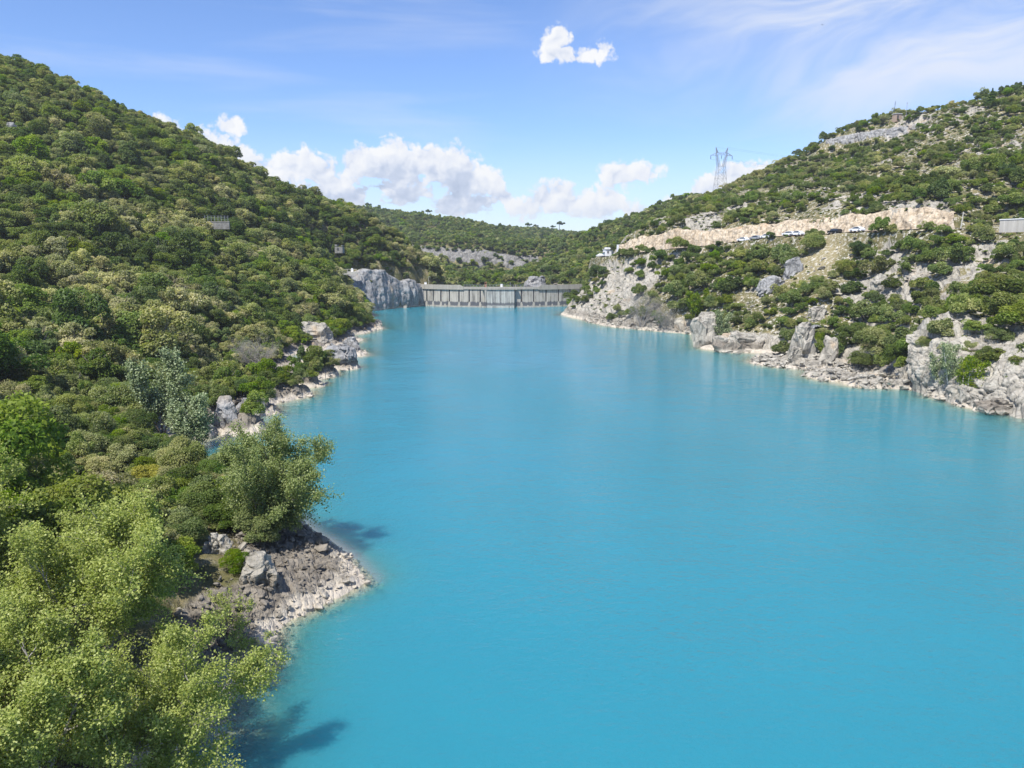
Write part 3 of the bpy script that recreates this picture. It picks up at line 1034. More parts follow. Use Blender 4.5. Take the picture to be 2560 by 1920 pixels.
# ---- displaced positions
hx = np.gradient(HB, axis=0) / np.maximum(np.gradient(GX, axis=0) ** 2 + np.gradient(GY, axis=0) ** 2, 1e-6) ** 0.5
hrr = np.gradient(HB, axis=1) / (np.gradient(RR)[None, :])
ux, uy = np.sin(AZ)[:, None], np.cos(AZ)[:, None]
nx = -(hrr * ux + hx * uy)
ny = -(hrr * uy - hx * ux)
nz = np.ones_like(nx)
nl = np.sqrt(nx * nx + ny * ny + 1)
nx, ny, nz = nx / nl, ny / nl, nz / nl
disp = (fbm(XY * 0.9, 3, 5) * 0.22).reshape(HB.shape) * sstep(HB, 0.6, 2.0)
msk = (rockm > 0.05) & (HB > -4)
P3 = np.stack([GX[msk], GY[msk], HB[msk]], 1)
sc = np.clip(P3[:, 1] / 160, 0.30, 3.5)                    # block size grows where only big blocks can be told apart
s_near = np.where(P3[:, 1] < 75, 0.75, np.where(P3[:, 1] < 200, 1.9, 2.6))
dd = np.zeros(len(P3))
for lo, hi, s in ((0, 75, 0.75), (75, 200, 2.4), (200, 450, 3.2), (450, 2000, 9.0)):
    k = (P3[:, 1] >= lo) & (P3[:, 1] < hi)
    if not k.any():
        continue
    q = P3[k] / s
    q = q + 0.35 * np.stack([fbm(q * 0.9, 2, 31), fbm(q * 0.9, 2, 32), fbm(q * 0.9, 2, 33)], 1)
    f1, f2, ii = voro(q * np.array([1, 1, 0.8]), 41)
    g1, g2, jj = voro(q * 2.6, 51)
    edge = np.clip((f2 - f1) * 3, 0, 1)
    edge2 = np.clip((g2 - g1) * 3, 0, 1)
    dd[k] = s * (0.42 * (ii - 0.5) + 0.24 * (edge - 0.7) + 0.07 * (jj - 0.5) + 0.04 * (edge2 - 0.7) + 0.14 * fbm(q * 1.7, 3, 61))
low = sstep(P3[:, 2], -0.8, 1.6) * 0.75 + 0.25
dd *= low * rockm[msk]
disp[msk] += dd
TX, TY, TZ = GX + nx * disp, GY + ny * disp, HB + nz * disp
idx = np.arange(NA * NR).reshape(NA, NR)
quads = np.stack([idx[:-1, :-1], idx[:-1, 1:], idx[1:, 1:], idx[1:, :-1]], 2)
qh = np.maximum.reduce([HB[:-1, :-1], HB[:-1, 1:], HB[1:, 1:], HB[1:, :-1]])
# leave out the deep lake bed, the ground far below the dam and slopes that face well away behind the crests
vis = (TAN + 12.0 / RR[None, :]) > RUN
qv = vis[:-1, :-1] | vis[1:, 1:]
sel = (qh > -6.0) & qv
F = quads[sel]
used = np.unique(F)
remap = np.full(NA * NR, -1, dtype=np.int64)
remap[used] = np.arange(len(used))
co = np.stack([TX.ravel(), TY.ravel(), TZ.ravel()], 1)[used]
me = mesh_np("terrain", co, remap[F][:, ::-1], M['terrain'], smooth=True)
for nm, ar in (('rock', rockm), ('dry', dry), ('stony', stony), ('stain', stain)):
    attr(me, nm, ar.ravel()[used])
me.polygons.foreach_set('use_smooth', np.zeros(len(me.polygons), dtype=bool))
terrain = link("terrain", me)
tag(terrain, "limestone hillsides and rocky banks around the lake", kind='structure')

# ---- water: one level sheet; its depth over the bed decides how clear it is
wa = np.linspace(R(-46), R(46), 231)
wl = np.exp(np.linspace(math.log(6.0), math.log(385.0), 420))
wx, wy = np.sin(wa)[:, None] * wl[None, :], np.cos(wa)[:, None] * wl[None, :]
wd = -H(wx, wy)
wd = np.where(wl[None, :] < R0 + 1, 8.0, wd)
wi = np.arange(wx.size).reshape(wx.shape)
wq = np.stack([wi[:-1, :-1], wi[:-1, 1:], wi[1:, 1:], wi[1:, :-1]], 2)
wmax = np.maximum.reduce([wd[:-1, :-1], wd[:-1, 1:], wd[1:, 1:], wd[1:, :-1]])
damline_y = 371.0
wq = wq[(wmax > -1.5) & (wy[:-1, :-1] < damline_y)]
wu = np.unique(wq)
rm = np.full(wx.size, -1, dtype=np.int64)
rm[wu] = np.arange(len(wu))
wco = np.stack([wx.ravel(), wy.ravel(), np.zeros(wx.size)], 1)[wu]
wme = mesh_np("lake_water", wco, rm[wq][:, ::-1], M['water'], smooth=True)
attr(wme, 'depth', np.maximum(wd.ravel()[wu], 0.0))
lake = link("lake_water", wme)
tag(lake, "turquoise reservoir water between the two banks", kind='structure')


# ---- cliffs: steep faces too fine for the hillside sheet
def resample(pts, n):
    pts = np.array(pts)
    s = np.concatenate([[0], np.cumsum(np.hypot(np.diff(pts[:, 0]), np.diff(pts[:, 1])) + 1e-6)])
    t = np.linspace(0, s[-1], n)
    return np.stack([np.interp(t, s, pts[:, k]) for k in range(3)], 1)


def cliff(name, foot, top, nu, nv, mat, label, block=2.0, amp=0.6, flute=0.4, bulge=0.7, seed=0, back=2.5):
    a, b = resample(foot, nu), resample(top, nu)
    hgt = np.linalg.norm(b - a, axis=1).mean()
    tdir = np.gradient(a, axis=0)
    nrm = np.stack([tdir[:, 1], -tdir[:, 0], np.zeros(nu)], 1)
    nrm /= np.linalg.norm(nrm, axis=1)[:, None]
    if (nrm * a).sum() > 0:
        nrm = -nrm
    # jagged top edge
    s = np.arange(nu) * np.linalg.norm(tdir, axis=1).mean()
    jag = fbm(np.stack([s / (block * 2.2), s * 0, s * 0 + seed], 1), 4, seed + 7)
    b = b + np.array([0, 0, 1.0]) * (jag * hgt * 0.16)[:, None]
    v = np.concatenate([[-0.25], np.linspace(0, 1, nv), [1.0, 1.0]])
    P = a[:, None, :] * (1 - v[None, :, None]) + b[:, None, :] * v[None, :, None]
    prof = np.sin(np.clip(v, 0, 1) * math.pi) ** 0.6 * bulge
    P = P + nrm[:, None, :] * (prof[None, :, None] + 0.9)
    P[:, -2] = P[:, -3] - nrm * back * 0.5 + np.array([0, 0, 0.12 * back])
    P[:, -1] = P[:, -3] - nrm * back * 1.6 - np.array([0, 0, 0.5 * back])
    flat = P.reshape(-1, 3)
    q = flat / block
    q = q + 0.3 * np.stack([fbm(q, 2, seed + 1), fbm(q, 2, seed + 2), fbm(q, 2, seed + 3)], 1)
    f1, f2, ii = voro(q * np.array([1, 1, 0.55]), seed + 4)
    g1, g2, jj = voro(q * 2.7, seed + 9)
    fl = fbm(flat * np.array([0.8, 0.8, 0.10]) / block * 1.6, 3, seed + 5)
    d = amp * ((ii - 0.5) + 0.55 * (np.clip((f2 - f1) * 3, 0, 1) - 0.7) + 0.3 * (jj - 0.5) + 0.2 * (np.clip((g2 - g1) * 3, 0, 1) - 0.7)) + flute * fl
    fade = np.ones(len(v))
    fade[-1] = 0.2
    d = d.reshape(nu, len(v)) * fade[None, :]
    P = P + nrm[:, None, :] * d[:, :, None] + np.array([0, 0, 0.25]) * d[:, :, None]
    ix = np.arange(nu * len(v)).reshape(nu, len(v))
    fq = np.stack([ix[:-1, :-1], ix[1:, :-1], ix[1:, 1:], ix[:-1, 1:]], 2).reshape(-1, 4)
    mesh = mesh_np(name, P.reshape(-1, 3), fq, mat)
    o = link(name, mesh)
    tag(o, label, kind='structure')
    return o


cliff("road_cut", cut_foot, cut_top, 520, 26, M['rock_cut'], "long cream rock face cut above the road", 1.3, 0.40, 0.75, 0.3, 100, 3.0)
cliff("cliff_beside_dam", DAMC_FOOT, DAMC_TOP, 130, 60, M['rock_grey'], "sheer grey limestone cliff at the left end of the dam", 3.2, 0.5, 1.5, 1.2, 200, 3.0)
cliff("cliff_by_shore", NEARC_FOOT, NEARC_TOP, 170, 70, M['rock'], "pale limestone cliff above the ledge on the right shore", 1.9, 0.9, 0.35, 1.0, 300, 3.0)
cliff("cliff_on_ridge", [at_d(*a) for a in RIDGE_FOOT], [at_d(*a) for a in RIDGE_TOP], 220, 16, M['rock_grey'], "low banded grey cliff along the right ridge", 2.2, 0.9, 0.2, 0.4, 400, 4.0)
cliff("cliff_in_gorge", [at_d(*a) for a in FARC_FOOT], [at_d(*a) for a in FARC_TOP], 200, 22, M['rock_far'], "broken limestone cliff band across the hill behind the dam", 5.5, 1.3, 1.6, 1.0, 500, 6.0)

# ---- road on its shelf
rd = resample(ROAD, 140)
tn = np.gradient(rd, axis=0)
nn = np.stack([tn[:, 1], -tn[:, 0]], 1) / np.hypot(tn[:, 0], tn[:, 1])[:, None]
rv = []
for sgn in (-3.0, 3.0):
    rv.append(np.stack([rd[:, 0] + nn[:, 0] * sgn, rd[:, 1] + nn[:, 1] * sgn, rd[:, 2] + 0.02], 1))
rv = np.concatenate(rv)
i = np.arange(139)
road = link("road", mesh_np("road", rv, np.stack([i, i + 1, i + 141, i + 140], 1), M['asphalt']))
tag(road, "narrow asphalt road along the foot of the cutting", kind='structure')

# ================================================================== built things
M['conc_dam'] = mat_concrete("dam_concrete", (0.34, 0.32, 0.28), band=(0.75, 2.5, 0.85))
M['conc_gate'] = mat_concrete("gate_concrete", (0.36, 0.36, 0.33), band=(1.1, 2.3, 0.75), streak=1.1)
M['conc_dark'] = mat_concrete("dark_concrete", (0.10, 0.10, 0.11), streak=0.5)
M['conc_cap'] = mat_concrete("coping_concrete", (0.31, 0.29, 0.25), streak=0.35)
M['conc_pale'] = mat_concrete("pale_concrete", (0.48, 0.46, 0.41), streak=0.25)
M['steel'] = plain("galvanised_steel", (0.32, 0.33, 0.36), 0.5, metal=0.4)
M['dark_steel'] = plain("dark_steel", (0.05, 0.055, 0.065), 0.55, metal=0.3)
M['white_paint'] = plain("white_paint", (0.78, 0.79, 0.80), 0.4, 0.05)
M['render_white'] = plain("white_render", (0.72, 0.73, 0.76), 0.85, 0.08)
M['render_cream'] = plain("cream_render", (0.50, 0.47, 0.40), 0.85, 0.1)
M['render_tan'] = plain("tan_render", (0.34, 0.255, 0.20), 0.85, 0.1)
M['roof_grey'] = plain("grey_roofing", (0.45, 0.46, 0.45), 0.8, 0.1)
M['glass'] = plain("dark_glass", (0.03, 0.04, 0.05), 0.08, 0.1, spec=0.8)
M['rubber'] = plain("tyre_rubber", (0.03, 0.03, 0.03), 0.8)
M['stone_wall'] = plain("rubble_stone", (0.19, 0.185, 0.17), 0.9, 0.35, 1.5)
M['rust'] = plain("rusty_steel", (0.28, 0.13, 0.08), 0.7, 0.2)


# ---- arch dam
def circle3(a, b, c):
    ax, ay, bx, by, cx, cy_ = a[0], a[1], b[0], b[1], c[0], c[1]
    d = 2 * (ax * (by - cy_) + bx * (cy_ - ay) + cx * (ay - by))
    ux = ((ax * ax + ay * ay) * (by - cy_) + (bx * bx + by * by) * (cy_ - ay) + (cx * cx + cy_ * cy_) * (ay - by)) / d
    uy = ((ax * ax + ay * ay) * (cx - bx) + (bx * bx + by * by) * (ax - cx) + (cx * cx + cy_ * cy_) * (bx - ax)) / d
    return ux, uy, math.hypot(ax - ux, ay - uy)


DL, DR, DC = at_z(1054, 764.5), at_z(1456, 764), at_z(1255, 768.6)
DCX, DCY, DRAD = circle3(DL, DC, DR)


def dam_angle(px):
    """angle on the arch under a picture column"""
    best = None
    for k in range(4001):
        q = -math.pi / 2 + (k / 4000 - 0.5) * 2.2
        x, y = DCX + DRAD * math.cos(q), DCY + DRAD * math.sin(q)
        e = abs(x / y - (px - 1280) / F_PX / (math.cos(PITCH) + 0.1 * math.sin(PITCH)))
        if best is None or e < best[0]:
            best = (e, q)
    return best[1]


def arc_seg(mb, q0, q1, r_out, r_in, z0, z1, n=4, z1b=None, batter=0.0):
    """a curved block between two angles; its top may slope from z1 to z1b"""
    if z1b is None:
        z1b = z1
    vs, fs = [], []
    for k in range(n + 1):
        t = k / n
        q = q0 + (q1 - q0) * t
        zt = z1 + (z1b - z1) * t
        for r, z in ((r_out + batter, z0), (r_out, zt), (r_in, zt), (r_in, z0)):
            vs.append((DCX + r * math.cos(q), DCY + r * math.sin(q), z))
    for k in range(n):
        a, b = 4 * k, 4 * k + 4
        for i in range(4):
            j = (i + 1) % 4
            fs.append((a + i, a + j, b + j, b + i))
    fs += [(0, 3, 2, 1), (4 * n, 4 * n + 1, 4 * n + 2, 4 * n + 3)]
    return mb.add(vs, fs)


dam = empty("dam", (0, 0, 0))
tag(dam, "curved grey concrete dam closing the lake between two cliffs", "dam")
QA, QB = dam_angle(1040), dam_angle(1468)
arc_seg(MB(), QA, QB, DRAD - 0.75, DRAD - 4.0, -5, 8.1, 40).build("core_wall", M['conc_dark'], dam)
joints_px = [1046, 1067.6, 1083.9, 1102.8, 1124, 1148, 1173.4, 1200.9, 1213.0]
joints_px2 = [1288.0, 1303.6, 1334, 1364.6, 1396, 1424.6, 1453, 1462]
for lst in (joints_px, joints_px2):
    for a, b in zip(lst[:-1], lst[1:]):
        qa, qb = dam_angle(a), dam_angle(b)
        g_ = 0.30 / DRAD
        arc_seg(MB(), qa + g_, qb - g_, DRAD + random.uniform(-0.05, 0.05), DRAD - 0.7, -5, 8.15, 5, batter=0.5).build("panel", M['conc_dam'], dam)
for px in joints_px[1:-1] + [1093, 1113] + joints_px2[1:-1] + [1319, 1349, 1380, 1410]:
    q = dam_angle(px)
    full = px in joints_px or px in joints_px2
    w = (0.55 if full else 0.35) / DRAD
    arc_seg(MB(), q - w, q + w, DRAD + 0.15, DRAD - 0.3, -4, 2.45 if full else 1.9, 1, batter=0.75).build("pilaster", M['conc_cap'], dam)
qg0, qg1 = dam_angle(1213), dam_angle(1285)
gate = arc_seg(MB(), qg0, qg1, DRAD + 1.9, DRAD - 0.7, -5, 8.15, 8).build("gate_block", M['conc_gate'], dam)
for k, px in enumerate((1226, 1233, 1238, 1250, 1267)):
    q = dam_angle(px)
    arc_seg(MB(), q - 0.10 / DRAD, q + 0.10 / DRAD, DRAD + 1.96, DRAD + 1.80, 1.2, 8.0, 1).build("groove_strip", M['conc_dark'], gate)
arc_seg(MB(), qg0 - 0.0, qg0 + 0.9 / DRAD, DRAD + 2.15, DRAD + 1.7, -4, 8.3, 1).build("corner_rib", M['conc_dam'], gate)
arc_seg(MB(), QA, QB, DRAD + 0.45, DRAD - 3.6, 8.2, 9.15, 40).build("deck", M['conc_cap'], dam)
arc_seg(MB(), qg0 - 0.02, qg1 + 0.02, DRAD + 2.35, DRAD + 0.46, 8.2, 9.2, 8).build("gate_coping", M['conc_cap'], dam)
ql1, ql2, qr1, qr2 = dam_angle(1152), dam_angle(1160), dam_angle(1345), dam_angle(1353)
arc_seg(MB(), QA, ql1, DRAD + 0.62, DRAD + 0.2, 8.0, 10.15, 14).build("parapet", M['conc_cap'], dam)
arc_seg(MB(), ql1, ql2, DRAD + 0.62, DRAD + 0.2, 8.0, 10.15, 2, 9.2).build("parapet_ramp", M['conc_cap'], dam)
arc_seg(MB(), qr2, QB, DRAD + 0.62, DRAD + 0.2, 8.0, 10.15, 14).build("parapet", M['conc_cap'], dam)
arc_seg(MB(), qr1, qr2, DRAD + 0.62, DRAD + 0.2, 8.0, 9.2, 2, 10.15).build("parapet_ramp", M['conc_cap'], dam)
rail = MB()
qs = np.linspace(ql2, qr1, 46)
for zz in (9.7, 10.25):
    rail.tube([(DCX + (DRAD + 0.1) * math.cos(q), DCY + (DRAD + 0.1) * math.sin(q), zz) for q in qs], 0.045, 4)
rail_o = rail.build("railing", M['steel'], dam)
post_me = MB().box((0, 0, 0.6), (0.10, 0.10, 1.2)).mesh("post", M['steel'])
for q in qs[::2]:
    link("post", post_me, rail_o, (DCX + (DRAD + 0.1) * math.cos(q), DCY + (DRAD + 0.1) * math.sin(q), 9.1))
q = dam_angle(1285.5)
MB().box((0, 0, 0), (0.75, 0.6, 13.4)).build("slot", M['dark_steel'], dam, (DCX + (DRAD + 0.5) * math.cos(q), DCY + (DRAD + 0.5) * math.sin(q), 2.2))
q = dam_angle(1288.2)
MB().tube([(0, 0, -4), (0, 0, 10.4)], 0.10, 8).build("gauge_pipe", M['conc_pale'], dam, (DCX + (DRAD + 0.9) * math.cos(q), DCY + (DRAD + 0.9) * math.sin(q), 0))


def on_deck(px, dr=0.0):
    q = dam_angle(px)
    return (DCX + (DRAD - 1.5 + dr) * math.cos(q), DCY + (DRAD - 1.5 + dr) * math.sin(q), 9.15)


hb = empty("sluice_hoist", on_deck(1213.5))
tag(hb, "small rusty sluice hoist on the dam above the gate block", "hoist")
MB().box((0, 0, 0.6), (0.9, 0.8, 1.2)).build("housing", M['rust'], hb)
MB().tube([(-0.35, 0, 1.2), (-0.35, 0, 2.2)], 0.09, 6).tube([(0.35, 0, 1.2), (0.35, 0, 2.2)], 0.09, 6).box((0, 0, 2.2), (1.0, 0.3, 0.25)).build("frame", M['rust'], hb)
cb = empty("control_cabinet", on_deck(1254))
tag(cb, "small white control cabinet on the middle of the dam", "cabinet")
MB().box((0, 0, 0.65), (1.0, 0.6, 1.3)).build("housing", M['white_paint'], cb)
MB().box((0, 0, 1.35), (1.15, 0.75, 0.12)).build("lid", M['white_paint'], cb)
MB().box((0, -0.32, 0.65), (0.8, 0.04, 1.1)).build("door", M['render_white'], cb)
for px, lab in ((1276, "slim grey steel post standing on the dam beside the white gauge pipe"),):
    MBp = MB().tube([(0, 0, 0), (0, 0, 1.9)], 0.08, 6).box((0, 0, 1.9), (0.35, 0.1, 0.3))
    tag(MBp.build("gauge_post", M['steel'], None, on_deck(px)), lab, "post")
p = at_d(1072, 712, 363)
lp = empty("lamp_post", (p[0], p[1], 9.2))
tag(lp, "pale lamp post standing behind the left end of the dam", "lamp post")
MB().tube([(0, 0, -1.5), (0, 0, 4.4)], [0.12, 0.07], 6).build("pole", M['conc_pale'], lp)
MB().box((0.35, 0, 4.4), (0.9, 0.22, 0.14)).build("lamp_head", M['steel'], lp)
p = at_d(1064, 711, 366)
wc = empty("valve_cabinet", (p[0], p[1], 9.1))
tag(wc, "little white cabinet behind the parapet near the lamp post", "cabinet")
MB().box((0, 0, 0.9), (1.1, 0.8, 1.8)).build("housing", M['white_paint'], wc)
MB().box((0, 0, 1.86), (1.3, 1.0, 0.12)).build("lid", M['roof_grey'], wc)


# ---- buildings at the end of the road
def ground(px, py, D):
    p = at_d(px, py, D)
    return np.array([p[0], p[1], float(H(p[0], p[1]))])


PXM = lambda D: D / F_PX                      # metres per picture pixel at a distance
b0 = at_d(1501, 652, 335)
bd = empty("round_tank", (b0[0], b0[1], b0[2]))
tag(bd, "round beige concrete tank with a cone roof above the dam", "tank")
MB().tube([(0, 0, -3), (0, 0, 2.1)], 1.9, 20).build("wall", M['render_cream'], bd, smooth=False)
MB().tube([(0, 0, 2.1), (0, 0, 2.25), (0.0, 0, 3.1)], [2.05, 2.05, 0.5], 20).build("roof", M['roof_grey'], bd)
b1 = at_d(1513, 652, 337)
bw = empty("low_shed", (b1[0], b1[1], b1[2]), 0.25)
tag(bw, "low white shed between the round tank and the bush", "shed")
MB().box((0, 0, -0.4), (2.6, 3.0, 4.6)).build("wall", M['render_white'], bw)
MB().box((0, 0, 2.0), (3.0, 3.4, 0.2)).build("roof", M['roof_grey'], bw)
MB().box((-0.3, -1.53, 0.6), (0.8, 0.05, 1.6)).build("door", M['glass'], bw)
b2 = at_d(1520, 632, 342)
bh = empty("valve_house", (b2[0], b2[1], b2[2]), 0.25)
tag(bh, "white flat-roofed house above the round tank", "house")
MB().box((0, 0, -0.8), (3.4, 3.6, 4.4)).build("wall", M['render_white'], bh)
rf = MB().box((0, 0, 1.55), (3.9, 4.2, 0.28)).build("roof", M['roof_grey'], bh)
MB().box((0.2, 0, 2.0), (2.6, 3.0, 0.65)).build("parapet", M['render_white'], rf)
wn_ = MB().box((-0.7, -1.82, 0.3), (0.7, 0.05, 0.8)).build("window", M['glass'], bh)
MB().box((-0.7, -1.84, -0.15), (0.9, 0.12, 0.08)).build("sill", M['conc_pale'], wn_)
MB().box((-3.2, 0.3, 0.4), (3.0, 2.2, 0.14)).build("awning", M['conc_pale'], bh)
b3 = at_d(1550, 640, 327)
bp = empty("gate_pillar", (b3[0], b3[1], b3[2]), 0.2)
tag(bp, "pale concrete abutment block at the end of the rock cutting", "block")
MB().box((0, 0, 1.6), (2.4, 2.0, 6.2)).build("wall", M['render_white'], bp)
MB().box((0.5, -1.02, 1.7), (0.6, 0.05, 0.7)).build("opening", M['dark_steel'], bp)

# hut and mast on the right ridge
h0 = at_d(2240, 320, 379)
h0[2] = max(h0[2], float(H(h0[0], h0[1])) + 0.4)
hut = empty("ridge_hut", (h0[0], h0[1], h0[2] - 0.5), 0.3)
tag(hut, "small tan flat-roofed hut on the right ridge", "hut")
MB().box((0, 0, 0.9), (3.0, 2.6, 3.6)).build("wall", M['render_tan'], hut)
MB().box((0, 0, 2.8), (3.5, 3.1, 0.3)).build("roof", M['roof_grey'], hut)
MB().box((-0.6, -1.33, 1.0), (0.8, 0.05, 1.9)).build("door", M['dark_steel'], hut)
m0 = at_d(2232, 316, 381)
m0[2] = max(m0[2], float(H(m0[0], m0[1])) + 1.4)
ms = empty("antenna_mast", (m0[0], m0[1], m0[2] - 1.5))
tag(ms, "thin dark antenna mast beside the ridge hut", "mast")
MB().tube([(0, 0, 0), (0.35, 0, 8.6)], [0.13, 0.07], 6).build("pole", M['dark_steel'], ms)
MB().box((0.3, 0, 7.6), (0.9, 0.06, 0.06)).build("aerial", M['dark_steel'], ms)
MB().box((0.28, 0, 7.0), (0.7, 0.06, 0.06)).build("aerial", M['dark_steel'], ms)
m1 = at_d(2264, 308, 381)
m1[2] = max(m1[2], float(H(m1[0], m1[1])) + 1.0)
tag(MB().tube([(0, 0, -2), (0, 0, 4.6)], 0.08, 5).box((0, 0, 4.6), (0.5, 0.08, 0.3)).build("signal_post", M['steel'], None, tuple(m1)), "short grey post with a small box just right of the ridge hut", "post")

# retaining wall and utility pole at the right edge of the road
w0, w1 = at_d(2500, 566, 193), at_d(2640, 560, 180)
dw = w1 - w0
wl_ = empty("retaining_wall", tuple(w0), math.atan2(dw[1], dw[0]))
tag(wl_, "long cream retaining wall beside the road at the right edge", "wall")
L_ = math.hypot(dw[0], dw[1])
for k in range(6):
    MB().box((L_ / 6 * (k + 0.5), 0, 0.0), (L_ / 6 - 0.04, 0.5, 3.0)).build("panel", M['conc_pale'], wl_)
MB().box((L_ / 2, -0.02, 1.62), (L_ + 0.2, 0.7, 0.22)).build("coping", M['white_paint'], wl_)
u0 = at_d(2402, 566, 199)
up = empty("utility_pole", (u0[0], u0[1], u0[2] - 1.0))
tag(up, "pale wooden utility pole at the right end of the rock cutting", "utility pole")
MB().tube([(0, 0, 0), (0.35, 0, 4.6)], [0.15, 0.10], 7).build("pole", M['conc_pale'], up)
MB().box((0.33, 0, 4.3), (0.9, 0.09, 0.09)).build("crossarm", M['conc_pale'], up)

# small masonry on the left hill
t0 = ground(540, 556, 236)
tw = empty("terrace_wall", (t0[0], t0[1], at_d(540, 556, 236)[2]), 0.12)
tag(tw, "grey terrace wall with a wire fence halfway up the left hill", "wall")
MB().box((0, 0.6, -0.9), (7.5, 1.0, 2.2)).build("wall", M['stone_wall'], tw)
MB().box((0, 0.6, 0.27), (7.8, 1.2, 0.14)).build("coping", M['conc_cap'], tw)
fm = MB().tube([(0, 0, 0), (0, 0, 1.7)], 0.06, 5).mesh("fence_post", M['steel'])
for k in range(8):
    link("fence_post", fm, tw, (-3.4 + k * 0.97, 0.6, 0.3))
fw = MB()
for zz in (0.7, 1.15, 1.6):
    fw.tube([(-3.5, 0.6, 0.3 + zz), (3.5, 0.6, 0.3 + zz)], 0.025, 4)
fw.build("wire", M['steel'], tw)
s0 = at_d(849, 624, 318)
sh = empty("stone_ruin", tuple(s0), -0.1)
tag(sh, "roofless grey stone ruin among trees on the left hill", "ruin")
MB().box((0, 0, -0.2), (3.8, 3.0, 3.2)).build("wall", M['stone_wall'], sh)
sh.scale = (0.85, 0.85, 0.8)
MB().box((-1.4, -0.2, 2.1), (1.0, 2.4, 0.9)).build("broken_top", M['stone_wall'], sh)
MB().box((1.45, -0.2, 1.95), (0.7, 2.2, 0.5)).build("broken_top", M['stone_wall'], sh)
MB().box((-0.3, -1.53, 0.2), (0.8, 0.06, 1.3)).build("opening", M['dark_steel'], sh)
s1 = at_d(873, 679, 328)
tr_ = empty("viewing_terrace", tuple(s1), 0.15)
tag(tr_, "small pale terrace on the cliff left of the dam", "terrace")
MB().box((0, 0, -0.6), (6.5, 3.0, 1.2)).build("floor_slab", M['conc_pale'], tr_)
tp_ = MB().box((0, 0, 0.5), (0.22, 0.22, 1.0)).mesh("post", M['conc_pale'])
for k in range(6):
    link("post", tp_, tr_, (-3.0 + 1.2 * k, -1.35, 0))
MB().box((0, -1.35, 1.0), (6.3, 0.16, 0.14)).build("rail", M['conc_pale'], tr_)
MB().box((1.2, 0.3, 0.7), (0.8, 0.5, 1.4)).build("plinth", M['white_paint'], tr_)

# ---- pylon: a cat's-head lattice tower
pb = at_d(1800, 478, 452)
py0 = empty("electricity_pylon", (pb[0], pb[1], pb[2] - 3.0), R(12))
tag(py0, "tall grey lattice electricity pylon on the right ridge", "pylon")
PS = PXM(452)
bh_ = 3.0


def lattice(mb, q0, q1, n, r):
    """four-legged lattice between two rectangles q=(z, halfx, halfy, cx)"""
    def ring(t):
        z = q0[0] + (q1[0] - q0[0]) * t
        hx_ = q0[1] + (q1[1] - q0[1]) * t
        hy_ = q0[2] + (q1[2] - q0[2]) * t
        cx_ = q0[3] + (q1[3] - q0[3]) * t
        return [Vector((cx_ + sx * hx_, sy * hy_, z)) for sx, sy in ((-1, -1), (1, -1), (1, 1), (-1, 1))]
    for k in range(n):
        a, b = ring(k / n), ring((k + 1) / n)
        for i in range(4):
            j = (i + 1) % 4
            mb.tube([a[i], b[i]], r, 4)
            mb.tube([a[i], b[j]], r * 0.6, 4)
            mb.tube([a[j], b[i]], r * 0.6, 4)
            mb.tube([b[i], b[j]], r * 0.6, 4)
    return mb


zw = bh_ + 13.6
lattice(MB(), (0, 3.4, 3.0, 0), (zw, 2.05, 1.4, 0), 5, 0.09).build("body", M['steel'], py0)
for sx in (-1, 1):
    lattice(MB(), (zw, 0.55, 1.2, sx * 1.5), (zw + 6.2, 0.45, 0.7, sx * 2.9), 4, 0.075).build("window_arm", M['steel'], py0)
ca_ = MB()
lattice(ca_, (zw + 6.2, 3.4, 0.7, 0), (zw + 7.6, 3.2, 0.5, 0), 1, 0.09)
for sx in (-1, 1):
    for sy in (-0.6, 0.6):
        ca_.tube([(sx * 3.4, sy, zw + 6.2), (sx * 6.7, 0, zw + 6.0)], 0.10, 4)
        ca_.tube([(sx * 3.2, sy, zw + 7.6), (sx * 6.7, 0, zw + 6.0)], 0.10, 4)
    ca_.tube([(sx * 5.0, 0, zw + 6.1), (sx * 4.6, 0, zw + 7.05)], 0.07, 4)
for k in range(-2, 3):
    ca_.tube([(k * 1.3 - 0.65, 0.6, zw + 6.2), (k * 1.3, 0.5, zw + 7.6), (k * 1.3 + 0.65, 0.6, zw + 6.2)], 0.07, 4)
ca_.build("crossarm", M['steel'], py0)
for sx in (-1, 1):
    lattice(MB(), (zw + 7.6, 0.5, 0.4, sx * 2.7), (zw + 10.6, 0.06, 0.05, sx * 3.7), 3, 0.08).build("peak", M['steel'], py0)
ins = MB().tube([(0, 0, 0), (0, 0, -2.0)], 0.10, 6)
for k in range(6):
    ins.tube([(0, 0, -0.25 - 0.3 * k), (0, 0, -0.36 - 0.3 * k)], 0.2, 8)
ins_me = ins.mesh("insulator", M['dark_steel'])
for x_ in (-6.6, 0.0, 6.6):
    link("insulator", ins_me, py0, (x_, 0, zw + 6.0 if x_ else zw + 6.2))
bpy.context.view_layer.update()
for k, (x_, z_) in enumerate(((-6.6, zw + 4.0), (0, zw + 4.2), (6.6, zw + 4.0), (-3.7, zw + 10.6), (3.7, zw + 10.6))):
    a = py0.matrix_world @ Vector((x_, 0, z_))
    mbc = MB()
    for tgt in ((a.x + 190, a.y + 30, a.z - 4),):
        pts = []
        for i in range(17):
            t = i / 16
            pts.append((a.x + (tgt[0] - a.x) * t, a.y + (tgt[1] - a.y) * t, a.z + (tgt[2] - a.z) * t - 22 * t * (1 - t)))
        mbc.tube(pts, 0.022, 4)
    o = mbc.build("power_cable", M['dark_steel'])
    tag(o, "thin power cable running right from the pylon's " + ("left arm tip", "centre insulator", "right arm tip", "left peak", "right peak")[k], "cable", "power cables of the pylon")

